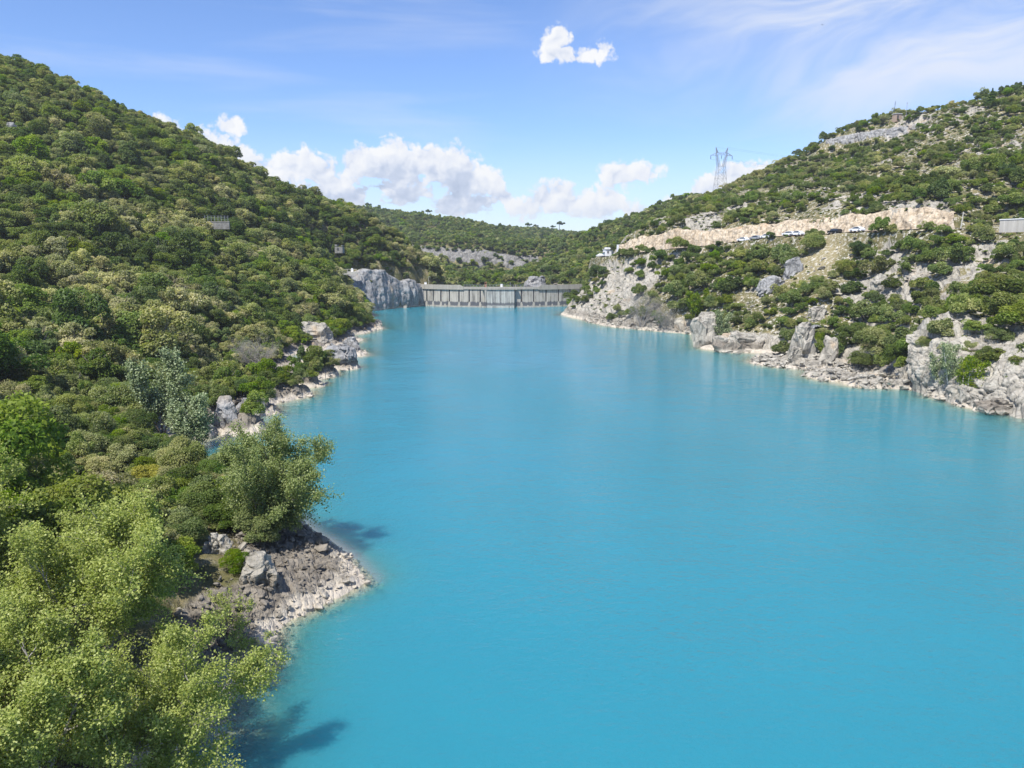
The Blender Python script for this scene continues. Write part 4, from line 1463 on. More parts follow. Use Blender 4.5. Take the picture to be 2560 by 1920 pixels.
# ---- parked and passing cars
M['paint_white'] = plain("white_car_paint", (0.74, 0.76, 0.78), 0.25, 0.03, spec=0.6)
M['paint_black'] = plain("black_car_paint", (0.012, 0.014, 0.02), 0.2, 0.1, spec=0.7)
M['paint_silver'] = plain("silver_car_paint", (0.42, 0.44, 0.46), 0.3, 0.05, spec=0.6, metal=0.4)


def car_parts(estate):
    """side profile swept across the width; returns (body profile, glass profile)"""
    body = [(-2.1, 0.30), (-2.15, 0.62), (-2.05, 0.86), (-1.25, 0.93), (-0.55, 1.42), (0.95, 1.46), (1.95 if estate else 1.45, 1.30 if estate else 1.18), (2.12, 0.92), (2.15, 0.45), (2.05, 0.30)]
    glass = [(-1.10, 0.95), (-0.50, 1.36), (0.92, 1.40), (1.80 if estate else 1.35, 1.25 if estate else 1.12), (1.85, 0.96)]
    return body, glass


def sweep(profile, half, inset):
    mb = MB()
    n = len(profile)
    rings = []
    for y_, k in ((-half, 1.0), (-half * 0.97, 0.0), (half * 0.97, 0.0), (half, 1.0)):
        ring = []
        for x_, z_ in profile:
            tum = max(0.0, z_ - 0.9) * 0.32
            ring.append((x_ * (1 - 0.02 * k), y_ * (1 - tum / half), z_ - 0.02 * k))
        rings.append(ring)
    vs = [p_ for r_ in rings for p_ in r_]
    fs = [tuple(range(n)), tuple(3 * n + i for i in range(n - 1, -1, -1))]
    for r_ in range(3):
        for i in range(n):
            j = (i + 1) % n
            fs.append((r_ * n + i, r_ * n + n + i, r_ * n + n + j, r_ * n + j))
    mb.add(vs, fs)
    return mb


def make_car(mat, estate, name, label):
    c = empty(name)
    tag(c, label, "car", "cars along the cliff road")
    body, glass = car_parts(estate)
    sweep(body, 0.86, 0).build("body", mat, c)
    sweep(glass, 0.875, 0).build("window", M['glass'], c)
    wm = MB().tube([(0, -0.1, 0), (0, 0.1, 0)], 0.33, 14).mesh("wheel", M['rubber'])
    rm_ = MB().tube([(0, -0.115, 0), (0, 0.115, 0)], 0.19, 10).mesh("rim", M['steel'])
    for x_ in (-1.32, 1.32):
        for y_ in (-0.80, 0.80):
            w_ = link("wheel", wm, c, (x_, y_, 0.33))
            link("rim", rm_, w_)
    hm = MB().box((0, 0, 0), (0.08, 0.3, 0.14)).mesh("headlight", M['white_paint'])
    for y_ in (-0.58, 0.58):
        link("headlight", hm, c, (-2.13, y_, 0.68))
    return c


road_line = np.array(ROAD)


def on_road(px):
    best = min(((abs(project(*(road_line[i] * (1 - t) + road_line[i + 1] * t))[0] - px), i, t) for i in range(len(road_line) - 1) for t in np.linspace(0, 1, 200)), key=lambda q: q[0])
    _, i, t = best
    d = road_line[i + 1] - road_line[i]
    p = road_line[i] * (1 - t) + road_line[i + 1] * t
    return p, math.atan2(d[1], d[0])


for px, mat, est, label in ((2086, 'paint_black', True, "black estate car beside the tall bush on the cliff road"),
                            (2142, 'paint_white', False, "white car just right of the black car on the cliff road"),
                            (1972, 'paint_white', True, "white van-like car left of the tall bush on the cliff road"),
                            (1993, 'paint_white', False, "white car tucked against the tall bush on the cliff road"),
                            (1916, 'paint_white', False, "single white car in the gap between the roadside bushes"),
                            (1889, 'paint_silver', False, "silver car half hidden behind roadside bushes"),
                            (1858, 'paint_white', False, "white car farthest down the cliff road, half hidden by a bush")):
    p, a = on_road(px)
    c = make_car(M[mat], est, "parked_car", label)
    c.location = (p[0], p[1], p[2] + 0.05)
    c.rotation_euler = (0, 0, a)
# a bird high over the right bank
bi = at_d(2056, 62, 130)
bird = MB()
bird.add([(0, 0.16, 0), (0.04, 0, 0.03), (0, -0.2, 0), (-0.04, 0, 0.03), (0.36, -0.05, 0.12), (-0.36, -0.05, 0.12), (0.05, 0.07, 0), (-0.05, 0.07, 0), (0, 0, -0.05), (0.06, -0.28, 0), (-0.06, -0.28, 0)],
         [(0, 1, 8), (1, 2, 8), (2, 3, 8), (3, 0, 8), (0, 3, 1), (1, 3, 2), (6, 1, 4), (7, 5, 3), (2, 9, 10)])
tag(bird.build("bird", M['dark_steel'], None, tuple(bi), (0, 0, 0.7)), "small dark bird gliding high in the sky at upper right", "bird")

# ================================================================== rocks
def hull_mesh(name, seed, mat, n=15, sq=(1, 0.8, 0.6)):
    r = random.Random(seed)
    bm = bmesh.new()
    for k in range(n):
        v = Vector((r.uniform(-1, 1), r.uniform(-1, 1), r.uniform(-1, 1)))
        v = v.normalized() * (0.75 + 0.25 * r.random())
        bm.verts.new((v.x * 0.5 * sq[0], v.y * 0.5 * sq[1], v.z * 0.5 * sq[2]))
    res = bmesh.ops.convex_hull(bm, input=bm.verts)
    bmesh.ops.delete(bm, geom=[e for e in res['geom_interior'] if isinstance(e, bmesh.types.BMVert)], context='VERTS')
    me = bpy.data.meshes.new(name)
    bm.to_mesh(me)
    bm.free()
    me.materials.append(mat)
    return me


def outcrop_mesh(name, seed, sx, sy, sz, mat, block=0.9, amp=0.22, sub=5):
    bm = bmesh.new()
    bmesh.ops.create_icosphere(bm, subdivisions=sub, radius=1.0)
    P = np.array([v.co[:] for v in bm.verts])
    P = np.sign(P) * np.abs(P) ** 0.66                       # blockier than a ball
    P[:, 2] = np.where(P[:, 2] > 0, P[:, 2] ** 1.0, P[:, 2])
    P[:, :2] *= (1.0 - 0.22 * np.clip(P[:, 2], 0, 1))[:, None]  # narrower on top
    P = P * np.array([sx, sy, sz]) / 2
    q = P / block + seed * 3.7
    q = q + 0.35 * np.stack([fbm(q, 2, seed), fbm(q, 2, seed + 1), fbm(q, 2, seed + 2)], 1)
    f1, f2, ii = voro(q * np.array([0.8, 0.8, 0.34]), seed + 5)          # tall joint-bounded blocks
    g1, g2, jj = voro(q * np.array([1.7, 1.7, 1.1]), seed + 8)
    n = P / np.maximum(np.linalg.norm(P, axis=1), 1e-6)[:, None]
    d = block * (0.55 * (ii - 0.5) + 0.40 * (np.clip((f2 - f1) * 4, 0, 1) - 0.7) + 0.12 * (jj - 0.5) + 0.10 * (np.clip((g2 - g1) * 4, 0, 1) - 0.7)) + 0.5 * block * fbm(q * 0.5, 3, seed + 3)
    P = P + n * (d * amp / 0.22)[:, None]
    big = np.array([sx, sy, sz]).mean()
    qb = P / big * 2.4 + seed
    P = P + np.stack([fbm(qb, 3, seed + 20), fbm(qb, 3, seed + 21), fbm(qb, 3, seed + 22) * 0.7], 1) * big * 0.24
    for v, p in zip(bm.verts, P):
        v.co = p
    me = bpy.data.meshes.new(name)
    bm.to_mesh(me)
    bm.free()
    me.materials.append(mat)
    return me


OUT = [  # px of the foot's middle, width and height in picture pixels, depth factor, material, block, label, tilt
    (645, 1462, 96, 92, 0.9, 'rock_shore', 0.9, "large rounded pale boulder with a dark foot on the near point"),
    (542, 1385, 66, 62, 0.8, 'rock', 0.7, "ribbed grey boulder half buried in shrubs above the near point"),
    (566, 1062, 74, 110, 0.7, 'rock_grey', 1.6, "tall dark grey crag at the mouth of the small cove"),
    (515, 1092, 46, 46, 0.8, 'rock_grey', 1.3, "low grey crag beside the pale poplar in the cove"),
    (625, 1035, 90, 60, 0.8, 'rock_grey', 1.2, "slanting dark crag behind the pebbles of the cove"),
    (790, 850, 110, 70, 0.6, 'rock', 2.0, "pale bare slab on the left slope above the headland"),
    (850, 900, 110, 62, 0.6, 'rock_grey', 1.6, "dark jagged headland rock at the left shore"),
    (880, 880, 60, 62, 0.6, 'rock_grey', 1.6, "upright grey crag at the tip of the left headland"),
    (940, 815, 46, 22, 0.8, 'rock_grey', 1.5, "low dark rock spit poking out of the left shore"),
    (1768, 860, 74, 112, 0.8, 'rock', 2.2, "tall pale rock tower rising from the right shore"),
    (1850, 882, 150, 62, 0.5, 'rock_shore', 2.4, "smooth grey water-worn rock hump at the right shore"),
    (2010, 895, 66, 118, 0.7, 'rock', 1.9, "tall pale crag below the cave on the right bank"),
    (2045, 800, 50, 42, 0.7, 'rock', 1.4, "rounded pale boulder above the cave mouth"),
    (2072, 905, 50, 90, 0.7, 'rock', 1.6, "split pale crag right of the cave on the right bank"),
    (1985, 905, 46, 50, 0.7, 'rock', 1.3, "low pale boulder left of the cave crag by the ledge"),
    (1930, 730, 92, 44, 0.6, 'rock_grey', 1.8, "grey weathered slab below the roadside bushes"),
    (1980, 690, 52, 60, 0.6, 'rock_grey', 1.7, "bluish grey crag left of the dry grass slope"),
    (2215, 720, 80, 44, 0.6, 'rock', 1.5, "pale broken crag in the middle of the right slope"),
    (2300, 705, 66, 32, 0.6, 'rock', 1.3, "low pale crag left of the bare scar"),
    (2498, 1036, 150, 34, 0.5, 'rock_shore', 1.6, "flat grey block at the water's edge near the right frame"),
    (2420, 1000, 60, 50, 0.6, 'rock', 1.2, "pale block at the foot of the right shore cliff"),
    (1340, 716, 60, 30, 0.6, 'rock_grey', 2.5, "dark overhanging crag behind the right part of the dam"),
    (30, 345, 40, 60, 0.5, 'rock_grey', 2.0, "bare grey crag high on the left hill at the frame edge"),
    (582, 478, 16, 18, 0.6, 'rock_grey', 1.2, "small grey rock spire midway up the left hill"),
]
OUT_POS = []
for k, (px, py, wpx, hpx, df, mt, blk, label) in enumerate(OUT):
    p = hit(px, py)
    if px == 1340:
        p = at_d(px, py, 425)
    if px in (1850, 2498, 940):
        p = at_z(px, py - 2, 0.0)
    m = p[1] / F_PX
    kk_ = 0.72 if (px < 960 and py < 1100) else 0.9
    w, h = wpx * m * kk_, hpx * m * kk_ * (0.85 if p[1] > 75 else 0.9)
    up_ = h * 1.0
    o = link("rock_outcrop", outcrop_mesh("rock_outcrop", 900 + k * 13, w, max(w * df, h * 0.6), up_ * 1.35, M[mt], blk * 0.8 if p[1] > 75 else blk * 0.75, 0.20, 5 if p[1] < 75 else 4))
    back = max(w * df, h * 0.6) * 0.32
    o.location = (p[0] + p[0] / p[1] * back, p[1] + back, p[2] + up_ * 0.28)
    o.rotation_euler = (random.uniform(-0.1, 0.1), random.uniform(-0.12, 0.12), random.uniform(-0.4, 0.4))
    tag(o, label, "rock")
    OUT_POS.append((p[0], p[1] + back, max(w, 1.0) * 0.55))
# cave: a dark hollow between the crags
cv = hit(2033, 832)
cvm = cv[1] / F_PX
bm = bmesh.new()
bmesh.ops.create_icosphere(bm, subdivisions=3, radius=1.0)
bmesh.ops.delete(bm, geom=[f for f in bm.faces if f.calc_center_median().y < -0.55], context='FACES')
bmesh.ops.reverse_faces(bm, faces=bm.faces)
me = bpy.data.meshes.new("cave_mouth")
bm.to_mesh(me)
bm.free()
me.materials.append(M['rock_grey'])
cave = link("cave_mouth", me, None, (cv[0], cv[1] - 1.6, cv[2] + 1.0), None, (14 * cvm, 3.0, 11 * cvm))
tag(cave, "small dark cave mouth between pale crags on the right bank", "cave")

HULL = [hull_mesh("rock", 40 + k, M['rock_shore'], 13 + k % 4, (1, 0.62 + 0.1 * (k % 4), 0.42 + 0.09 * (k % 3))) for k in range(8)]
HULL_R = [hull_mesh("boulder", 60 + k, M['rock'], 13 + k % 4, (1, 0.7, 0.5)) for k in range(6)]


def gn_scatter(name, pts, rot, scl, idx, sources, label, tilt=None):
    """one object that instances the source shapes on its points"""
    me = bpy.data.meshes.new(name)
    me.vertices.add(len(pts))
    me.vertices.foreach_set('co', np.ascontiguousarray(pts, dtype=np.float32).ravel())
    a = me.attributes.new('turn', 'FLOAT_VECTOR', 'POINT')
    rv_ = np.zeros((len(pts), 3), dtype=np.float32)
    rv_[:, 2] = rot
    if tilt is not None:
        rv_[:, :2] = tilt
    a.data.foreach_set('vector', rv_.ravel())
    a = me.attributes.new('size', 'FLOAT_VECTOR', 'POINT')
    a.data.foreach_set('vector', np.ascontiguousarray(scl, dtype=np.float32).ravel())
    a = me.attributes.new('which', 'INT', 'POINT')
    a.data.foreach_set('value', np.ascontiguousarray(idx, dtype=np.int32))
    me.update()
    o = link(name, me)
    ng = bpy.data.node_groups.new(name, 'GeometryNodeTree')
    ng.interface.new_socket('Geometry', in_out='INPUT', socket_type='NodeSocketGeometry')
    ng.interface.new_socket('Geometry', in_out='OUTPUT', socket_type='NodeSocketGeometry')
    N, L = ng.nodes, ng.links
    gi, go = N.new('NodeGroupInput'), N.new('NodeGroupOutput')
    join = N.new('GeometryNodeJoinGeometry')

    def named(nm, typ):
        n = N.new('GeometryNodeInputNamedAttribute')
        n.data_type = typ
        n.inputs[0].default_value = nm
        return n.outputs[0]

    wi_, ro_, sz_ = named('which', 'INT'), named('turn', 'FLOAT_VECTOR'), named('size', 'FLOAT_VECTOR')
    for k, s in enumerate(sources):
        if not (idx == k).any():
            continue
        oi = N.new('GeometryNodeObjectInfo')
        oi.inputs['Object'].default_value = s
        oi.transform_space = 'ORIGINAL'
        oi.inputs['As Instance'].default_value = False
        cmp_ = N.new('FunctionNodeCompare')
        cmp_.data_type = 'INT'
        cmp_.operation = 'EQUAL'
        ints = [q for q in cmp_.inputs if q.type == 'INT']
        L.new(wi_, ints[0])
        ints[1].default_value = k
        ip = N.new('GeometryNodeInstanceOnPoints')
        L.new(gi.outputs[0], ip.inputs['Points'])
        L.new(cmp_.outputs[0], ip.inputs['Selection'])
        L.new(oi.outputs['Geometry'], ip.inputs['Instance'])
        L.new(ro_, ip.inputs['Rotation'])
        L.new(sz_, ip.inputs['Scale'])
        L.new(ip.outputs[0], join.inputs[0])
    L.new(join.outputs[0], go.inputs[0])
    md = o.modifiers.new(name, 'NODES')
    md.node_group = ng
    tag(o, label, kind='stuff')
    return o


def inframe(x, y, z, m=0):
    px, py = project(x, y, z)
    return (px > -m) & (px < 2560 + m) & (py > -m) & (py < 1920 + m)


PENDING = []                     # things whose labels are completed once all of them stand
_T = "first second third fourth fifth sixth seventh eighth ninth tenth eleventh twelfth thirteenth fourteenth fifteenth sixteenth seventeenth eighteenth nineteenth".split()
RANK = [""] + [w + " " for w in _T[1:]] + [t + ("ieth " if not u_ else "y-" + u_ + " ") for t in ("twent", "thirt", "fort", "fift") for u_ in [""] + _T[:9]]


def pend(o, desc, px, py, marks):
    PENDING.append((o, desc, float(px), float(py), marks))


def finish_labels():
    """look first, then the place beside a landmark one can find"""
    groups = {}
    for o, desc, px, py, marks in PENDING:
        best = min(marks, key=lambda m: (m[1] - px) ** 2 + (m[2] - py) ** 2)
        dx, dy = px - best[1], py - best[2]
        a = math.degrees(math.atan2(-dy, dx)) % 360
        side_ = ["right of", "above right of", "above", "above left of", "left of", "below left of", "below", "below right of"][int(((a + 22.5) % 360) // 45)]
        groups.setdefault((desc, side_, best[0]), []).append((math.hypot(dx, dy), o))
    for (desc, side_, mark), lst in groups.items():
        lst.sort(key=lambda q: q[0])
        for k_, (_, o) in enumerate(lst):
            o['label'] = desc + ", " + RANK[min(k_, len(RANK) - 1)] + "nearest " + side_ + " " + mark if len(lst) > 1 else desc + " " + side_ + " " + mark


MARK_P = [("the large near boulder", 645, 1415), ("the waterside sapling", 620, 1640), ("the upper sapling", 575, 1560), ("the leaning tree", 700, 1290), ("the point's tip", 905, 1450), ("the point's front shore", 780, 1530), ("the point's back shore", 860, 1385)]
MARK_RS = [("the cave crag", 2010, 850), ("the slender trees", 2380, 930), ("the shore tower", 1768, 810), ("the bare grey tree", 1606, 780), ("the flat frame-edge block", 2498, 1025), ("the ledge's tip", 1890, 908), ("the rounded ledge bush", 2150, 900)]
MARK_LS = [("the cove crag", 566, 1010), ("the headland rock", 850, 880), ("the leafless left tree", 640, 900), ("the rock spit", 940, 815)]
# stones of the near point
N0 = 9000
ax, ay = rng.uniform(-34, 2, N0), rng.uniform(30, 76, N0)
az_ = H(ax, ay)
ok = (az_ > -1.3) & (az_ < 2.6) & (ax > -0.55 * ay - 2)
ax, ay, az_ = ax[ok], ay[ok], az_[ok]
size = np.clip(rng.lognormal(-1.2, 0.55, len(ax)), 0.13, 1.2) * np.where(az_ < 0.5, 1.0, 0.9)
bigk = fbm(np.stack([ax * 0.4, ay * 0.4, ax * 0], 1), 2, 77) > 0.1
size = np.where(bigk, size * 1.35, size)
vis_ = inframe(ax, ay, az_) & (az_ > -0.15)
order = np.argsort(-(size / ay) * vis_)
sing = order[:290]
rest = order[290:]
hull_src = {}
for n_, i in enumerate(sing):
    k = int(rng.integers(0, 8))
    o = link("rock", HULL[k], None, (ax[i], ay[i], az_[i] + size[i] * 0.22), (rng.uniform(-0.4, 0.4), rng.uniform(-0.4, 0.4), rng.uniform(0, 6.3)), size[i])
    hull_src.setdefault(k, o)
    zone = "at the waterline of the near point" if az_[i] < 0.55 else ("on the dark upper bank of the near point" if az_[i] > 1.2 else "on the slope of the near point")
    szw = "big " if size[i] > 0.75 else "small " if size[i] < 0.5 else ""
    tag(o, "x", "rock", "loose rocks " + zone)
    ppx, ppy = project(ax[i], ay[i], az_[i])
    pend(o, szw + ("bleached" if az_[i] < 0.55 else "dark" if az_[i] > 1.2 else "grey") + " angular rock", ppx, ppy, MARK_P)
ks = rng.integers(0, 8, len(rest))
gn_scatter("rubble", np.stack([ax[rest], ay[rest], az_[rest] + size[rest] * 0.18], 1), rng.uniform(0, 6.3, len(rest)), np.repeat(size[rest][:, None], 3, 1), ks,
           [hull_src.get(k, list(hull_src.values())[0]) for k in range(8)], "small loose stones covering the near point", rng.uniform(-0.4, 0.4, (len(rest), 2)))

# blocks of the right-hand ledge and the other shores
pts = []
for lst in (SHORE_R[14:27], SHORE_R[2:9], SHORE_L[22:38]):
    L3 = resample([at_z(*p) for p in lst], 600)
    tang = np.gradient(L3, axis=0)
    nr_ = np.stack([-tang[:, 1], tang[:, 0]], 1) / np.hypot(tang[:, 0], tang[:, 1])[:, None]
    for rep in range(4 if lst[0][0] > 1800 else 2):
        off = rng.uniform(-1.5, 9.0, len(L3))
        for s_ in (1, -1):
            pts.append(np.stack([L3[:, 0] + nr_[:, 0] * off * s_, L3[:, 1] + nr_[:, 1] * off * s_], 1))
pts = np.concatenate(pts)
hz_ = H(pts[:, 0], pts[:, 1])
okk = (hz_ > -0.3) & (hz_ < 3.0) & (rng.random(len(pts)) < 0.62)
pts, hz_ = pts[okk], hz_[okk]
sz = np.clip(rng.lognormal(-0.15, 0.5, len(pts)), 0.35, 2.6)
sz = np.where(pts[:, 0] < 0, sz * 0.75, sz)
vz = inframe(pts[:, 0], pts[:, 1], hz_)
order = np.argsort(-(sz / pts[:, 1]) * vz)
b_src = {}
for i in order[:220]:
    k = int(rng.integers(0, 6))
    lf = pts[i, 0] < 0
    o = link("boulder", HULL_R[k] if not lf else HULL[k], None, (pts[i, 0], pts[i, 1], hz_[i] + sz[i] * 0.2), (rng.uniform(-0.3, 0.3), rng.uniform(-0.3, 0.3), rng.uniform(0, 6.3)), (sz[i], sz[i], sz[i] * 0.8))
    b_src.setdefault(k + (6 if lf else 0), o)
    ppx, ppy = project(pts[i, 0], pts[i, 1], hz_[i])
    zone = "on the left shore below the woods" if lf else "on the broad pale ledge of the right shore" if ppx > 1880 else "on the right shore below the bare grey tree"
    tag(o, "x", "boulder", "boulders " + zone)
    pend(o, ("big " if sz[i] > 1.7 else "small " if sz[i] < 1.2 else "") + ("grey" if lf else "pale") + " shore boulder", ppx, ppy, MARK_LS if lf else MARK_RS)
rest = order[220:]
kk = rng.integers(0, 6, len(rest)) + np.where(pts[rest, 0] < 0, 6, 0)
srcs = [b_src.get(k, b_src[min(b_src)] if k < 6 else b_src[max(b_src)]) for k in range(12)]
gn_scatter("shore_rubble", np.stack([pts[rest, 0], pts[rest, 1], hz_[rest] + sz[rest] * 0.2], 1), rng.uniform(0, 6.3, len(rest)), np.repeat(sz[rest][:, None], 3, 1) * np.array([1, 1, 0.8]), kk, srcs,
           "broken rock along the far shores of the lake", rng.uniform(-0.3, 0.3, (len(rest), 2)))
# white stones strewn over the right-hand slope
N1 = 9000
aa, rr_ = rng.uniform(R(6), R(37), N1), np.sqrt(rng.uniform(120 ** 2, 430 ** 2, N1))
sx_, sy_ = np.sin(aa) * rr_, np.cos(aa) * rr_
sh_ = H(sx_, sy_)
cl_ = fbm(np.stack([sx_ * 0.05, sy_ * 0.05, sx_ * 0], 1), 3, 91)
dcut, _ = poly_dist(ROAD, sx_, sy_)
okk = (sh_ > 3) & (cl_ > 0.0) & seen(sx_, sy_, sh_ + 0.6) & (dcut > 5)
sx_, sy_, sh_ = sx_[okk], sy_[okk], sh_[okk]
ssz = np.clip(rng.lognormal(-0.25, 0.5, len(sx_)), 0.35, 2.4)
gn_scatter("scree", np.stack([sx_, sy_, sh_ + ssz * 0.22], 1), rng.uniform(0, 6.3, len(sx_)), np.repeat(ssz[:, None], 3, 1) * np.array([1.2, 1, 0.7]), rng.integers(0, 6, len(sx_)),
           [b_src.get(k, b_src[min(b_src)]) for k in range(6)], "white limestone stones strewn over the right slope", rng.uniform(-0.4, 0.4, (len(sx_), 2)))

# ================================================================== vegetation
def leaf_cards(pos, nrm, size, clump, name, mat, aspect=0.62):
    """one bent rhombus per leaf or leaf spray"""
    n = len(pos)
    ref = rng.normal(size=(n, 3))
    t = np.cross(nrm, ref)
    t /= np.maximum(np.linalg.norm(t, axis=1), 1e-6)[:, None]
    b = np.cross(nrm, t)
    s = size[:, None]
    v0 = pos - t * s * 0.5
    v1 = pos - b * s * 0.5 * aspect + nrm * s * 0.10
    v2 = pos + t * s * 0.5 - nrm * s * 0.12
    v3 = pos + b * s * 0.5 * aspect + nrm * s * 0.10
    co = np.stack([v0, v1, v2, v3], 1).reshape(-1, 3)
    f = np.arange(n * 4).reshape(n, 4)
    me = mesh_np(name, co, f, mat)
    attr(me, 'clump', np.repeat(clump, 4))
    return me


def unit(n):
    v = rng.normal(size=(n, 3))
    return v / np.linalg.norm(v, axis=1)[:, None]


def crown_data(nlobe, nleaf, ls, height=1.8, flat=0.8, base=0.15, open_=0.0):
    """a crown of unit radius made of leafy lobes; its foot is at z = 0"""
    zc, rz = base + (height - base) * 0.52, (height - base) * 0.48
    L = []
    for k in range(nlobe):
        u = unit(1)[0]
        if u[2] < -0.7:
            u[2] *= -0.6
        rad = rng.uniform(0.20, 0.46)
        k_ = rng.uniform(0.50, 0.98) if k > nlobe // 5 else rng.uniform(0.1, 0.4)
        L.append((u[0] * k_, u[1] * k_, zc + u[2] * rz * (k_ + 0.08), rad, rng.random()))
    L = np.array(L)
    w = L[:, 3] ** 2
    cnt = rng.multinomial(int(nleaf * 1.5), w / w.sum())
    pos, nrm, cl = [], [], []
    for l, c in zip(L, cnt):
        u = unit(c)
        u[:, 2] = np.where(u[:, 2] < -0.5, -u[:, 2], u[:, 2])
        r = l[3] * rng.uniform(0.62, 1.04, c) ** 0.7 * (1 + 0.16 * np.abs(rng.normal(size=c)) * (rng.random(c) < 0.35))
        p = l[:3] + u * r[:, None] * np.array([1, 1, flat])
        pos.append(p)
        nrm.append(u)
        cl.append(np.full(c, l[4]))
    pos, nrm, cl = np.concatenate(pos), np.concatenate(nrm), np.concatenate(cl)
    d = np.sqrt((((pos[:, None, :] - L[None, :, :3]) / np.array([1, 1, flat])) ** 2).sum(2)) / L[None, :, 3]
    inside = (d < 0.62).sum(1) > 0
    k = ~inside | (rng.random(len(pos)) < 0.06)
    k &= pos[:, 2] > 0.03
    pos, nrm, cl = pos[k][:nleaf], nrm[k][:nleaf], cl[k][:nleaf]
    sh = rng.permutation(len(pos))
    pos, nrm, cl = pos[sh], nrm[sh], cl[sh]
    nn_ = nrm * 0.42 + rng.normal(size=nrm.shape) * 0.50 + np.array([-0.15, -0.2, 0.62])
    nn_ /= np.linalg.norm(nn_, axis=1)[:, None]
    return pos, nn_, ls * rng.uniform(0.6, 1.35, len(pos)), cl


def trunk_mesh(name, height, mat):
    mb = MB()
    top_ = Vector((random.uniform(-0.1, 0.1), random.uniform(-0.1, 0.1), height * 0.55))
    mb.tube([(0, 0, -0.25), (0.02, 0, height * 0.2), top_], [0.075, 0.055, 0.04], 6)
    for k in range(4):
        a = k * 1.6 + random.random()
        mb.tube([top_ * 0.75, top_ + Vector((math.cos(a) * 0.35, math.sin(a) * 0.35, height * 0.16)), top_ + Vector((math.cos(a) * 0.55, math.sin(a) * 0.55, height * 0.3))], [0.035, 0.025, 0.012], 4)
    return mb.mesh(name, mat)


class Lib:
    """crown shapes of one detail level, one mesh per (shape, leaf colour)"""
    def __init__(self, nm, n, nleaf, ls, kinds, heights, nl=(16, 26)):
        self.shape = [crown_data(int(rng.integers(*nl)), nleaf, ls, heights[k % len(heights)], base=0.12) for k in range(n)]
        self.h = [heights[k % len(heights)] for k in range(n)]
        self.nm, self.n, self.kinds = nm, n, kinds
        self.me = {}

    def mesh(self, k, kind):
        if (k, kind) not in self.me:
            p, nn_, s, c = self.shape[k]
            self.me[(k, kind)] = leaf_cards(p, nn_, s, c, self.nm, LEAF[kind])
        return self.me[(k, kind)]


KINDS_L = ['olive', 'cream', 'dark', 'mid', 'bright']
near_lib = Lib("crown", 5, 12000, 0.075, KINDS_L, [1.55, 1.75, 1.4, 1.9, 1.6], (26, 40))
mid_lib = Lib("crown", 5, 5200, 0.112, KINDS_L, [1.45, 1.65, 1.35, 1.8, 1.5], (20, 32))
bush_lib = Lib("shrub", 5, 4200, 0.125, KINDS_L, [1.2, 1.35, 1.05, 1.5, 1.25], (12, 20))
far_lib = Lib("crown", 4, 1100, 0.25, KINDS_L, [1.4, 1.5, 1.3, 1.6], (10, 16))
TRUNK = [trunk_mesh("trunk", 1.7, M['bark']) for k in range(3)]


def poisson(x, y, rad):
    """thins points so that none is closer than its radius to one kept before"""
    cell = 2.0
    grid, keep = {}, []
    for i in range(len(x)):
        ci, cj = int(x[i] // cell), int(y[i] // cell)
        r = rad[i]
        m = int(r // cell) + 1
        good = True
        for a in range(ci - m, ci + m + 1):
            for b in range(cj - m, cj + m + 1):
                for j in grid.get((a, b), ()):
                    if (x[i] - x[j]) ** 2 + (y[i] - y[j]) ** 2 < (0.5 * (r + rad[j])) ** 2:
                        good = False
                        break
                if not good:
                    break
            if not good:
                break
        if good:
            grid.setdefault((ci, cj), []).append(i)
            keep.append(i)
    return np.array(keep, dtype=int)


def clear_of(x, y):
    ok_ = np.ones(len(x), bool)
    for ox, oy, orad in OUT_POS:
        ok_ &= np.hypot(x - ox, y - oy) > orad + 0.3
    for o in (tw, sh, tr_, bd, bh, bw, bp, hut, wl_, lp, wc):
        ok_ &= np.hypot(x - o.location.x, y - o.location.y) > 4.0
    return ok_


def keep_sight(x, y, top, spots):
    """keeps the line of sight to a few small things open"""
    ok_ = np.ones(len(x), bool)
    px, py_top = project(x, y, top + 1.0)
    _, py_base = project(x, y, H(x, y))
    d = np.hypot(x, y)
    w = 2.3 * F_PX / d
    for sx0, sx1, sy0, sy1, dist in spots:
        ok_ &= ~((px + w > sx0) & (px - w < sx1) & (py_top < sy1) & (py_base > sy0) & (y < dist))
    return ok_


SIGHT = [(600, 690, 1372, 1465, 60), (518, 568, 1330, 1385, 66), (500, 560, 545, 556, 236), (838, 862, 605, 620, 318), (850, 900, 660, 680, 328), (1488, 1534, 610, 655, 336), (2066, 2108, 568, 588, 234), (2128, 2158, 570, 588, 229), (1960, 2002, 588, 604, 250), (1908, 1926, 600, 612, 262), (1880, 1898, 604, 614, 266), (2500, 2560, 545, 572, 193), (2395, 2412, 525, 562, 199), (2228, 2268, 290, 325, 372)]


def area_points(n, a0, a1, r0, r1):
    a = rng.uniform(R(a0), R(a1), n)
    r = np.sqrt(rng.uniform(r0 * r0, r1 * r1, n))
    return np.sin(a) * r, np.cos(a) * r


def n2(x, y, f, seed, octv=3):
    return fbm(np.stack([x * f, y * f, x * 0], 1), octv, seed)


ADJ = {'olive': 'olive-green', 'cream': 'cream-tipped grey-green', 'dark': 'dark green', 'bright': 'bright green', 'mid': 'mid green'}

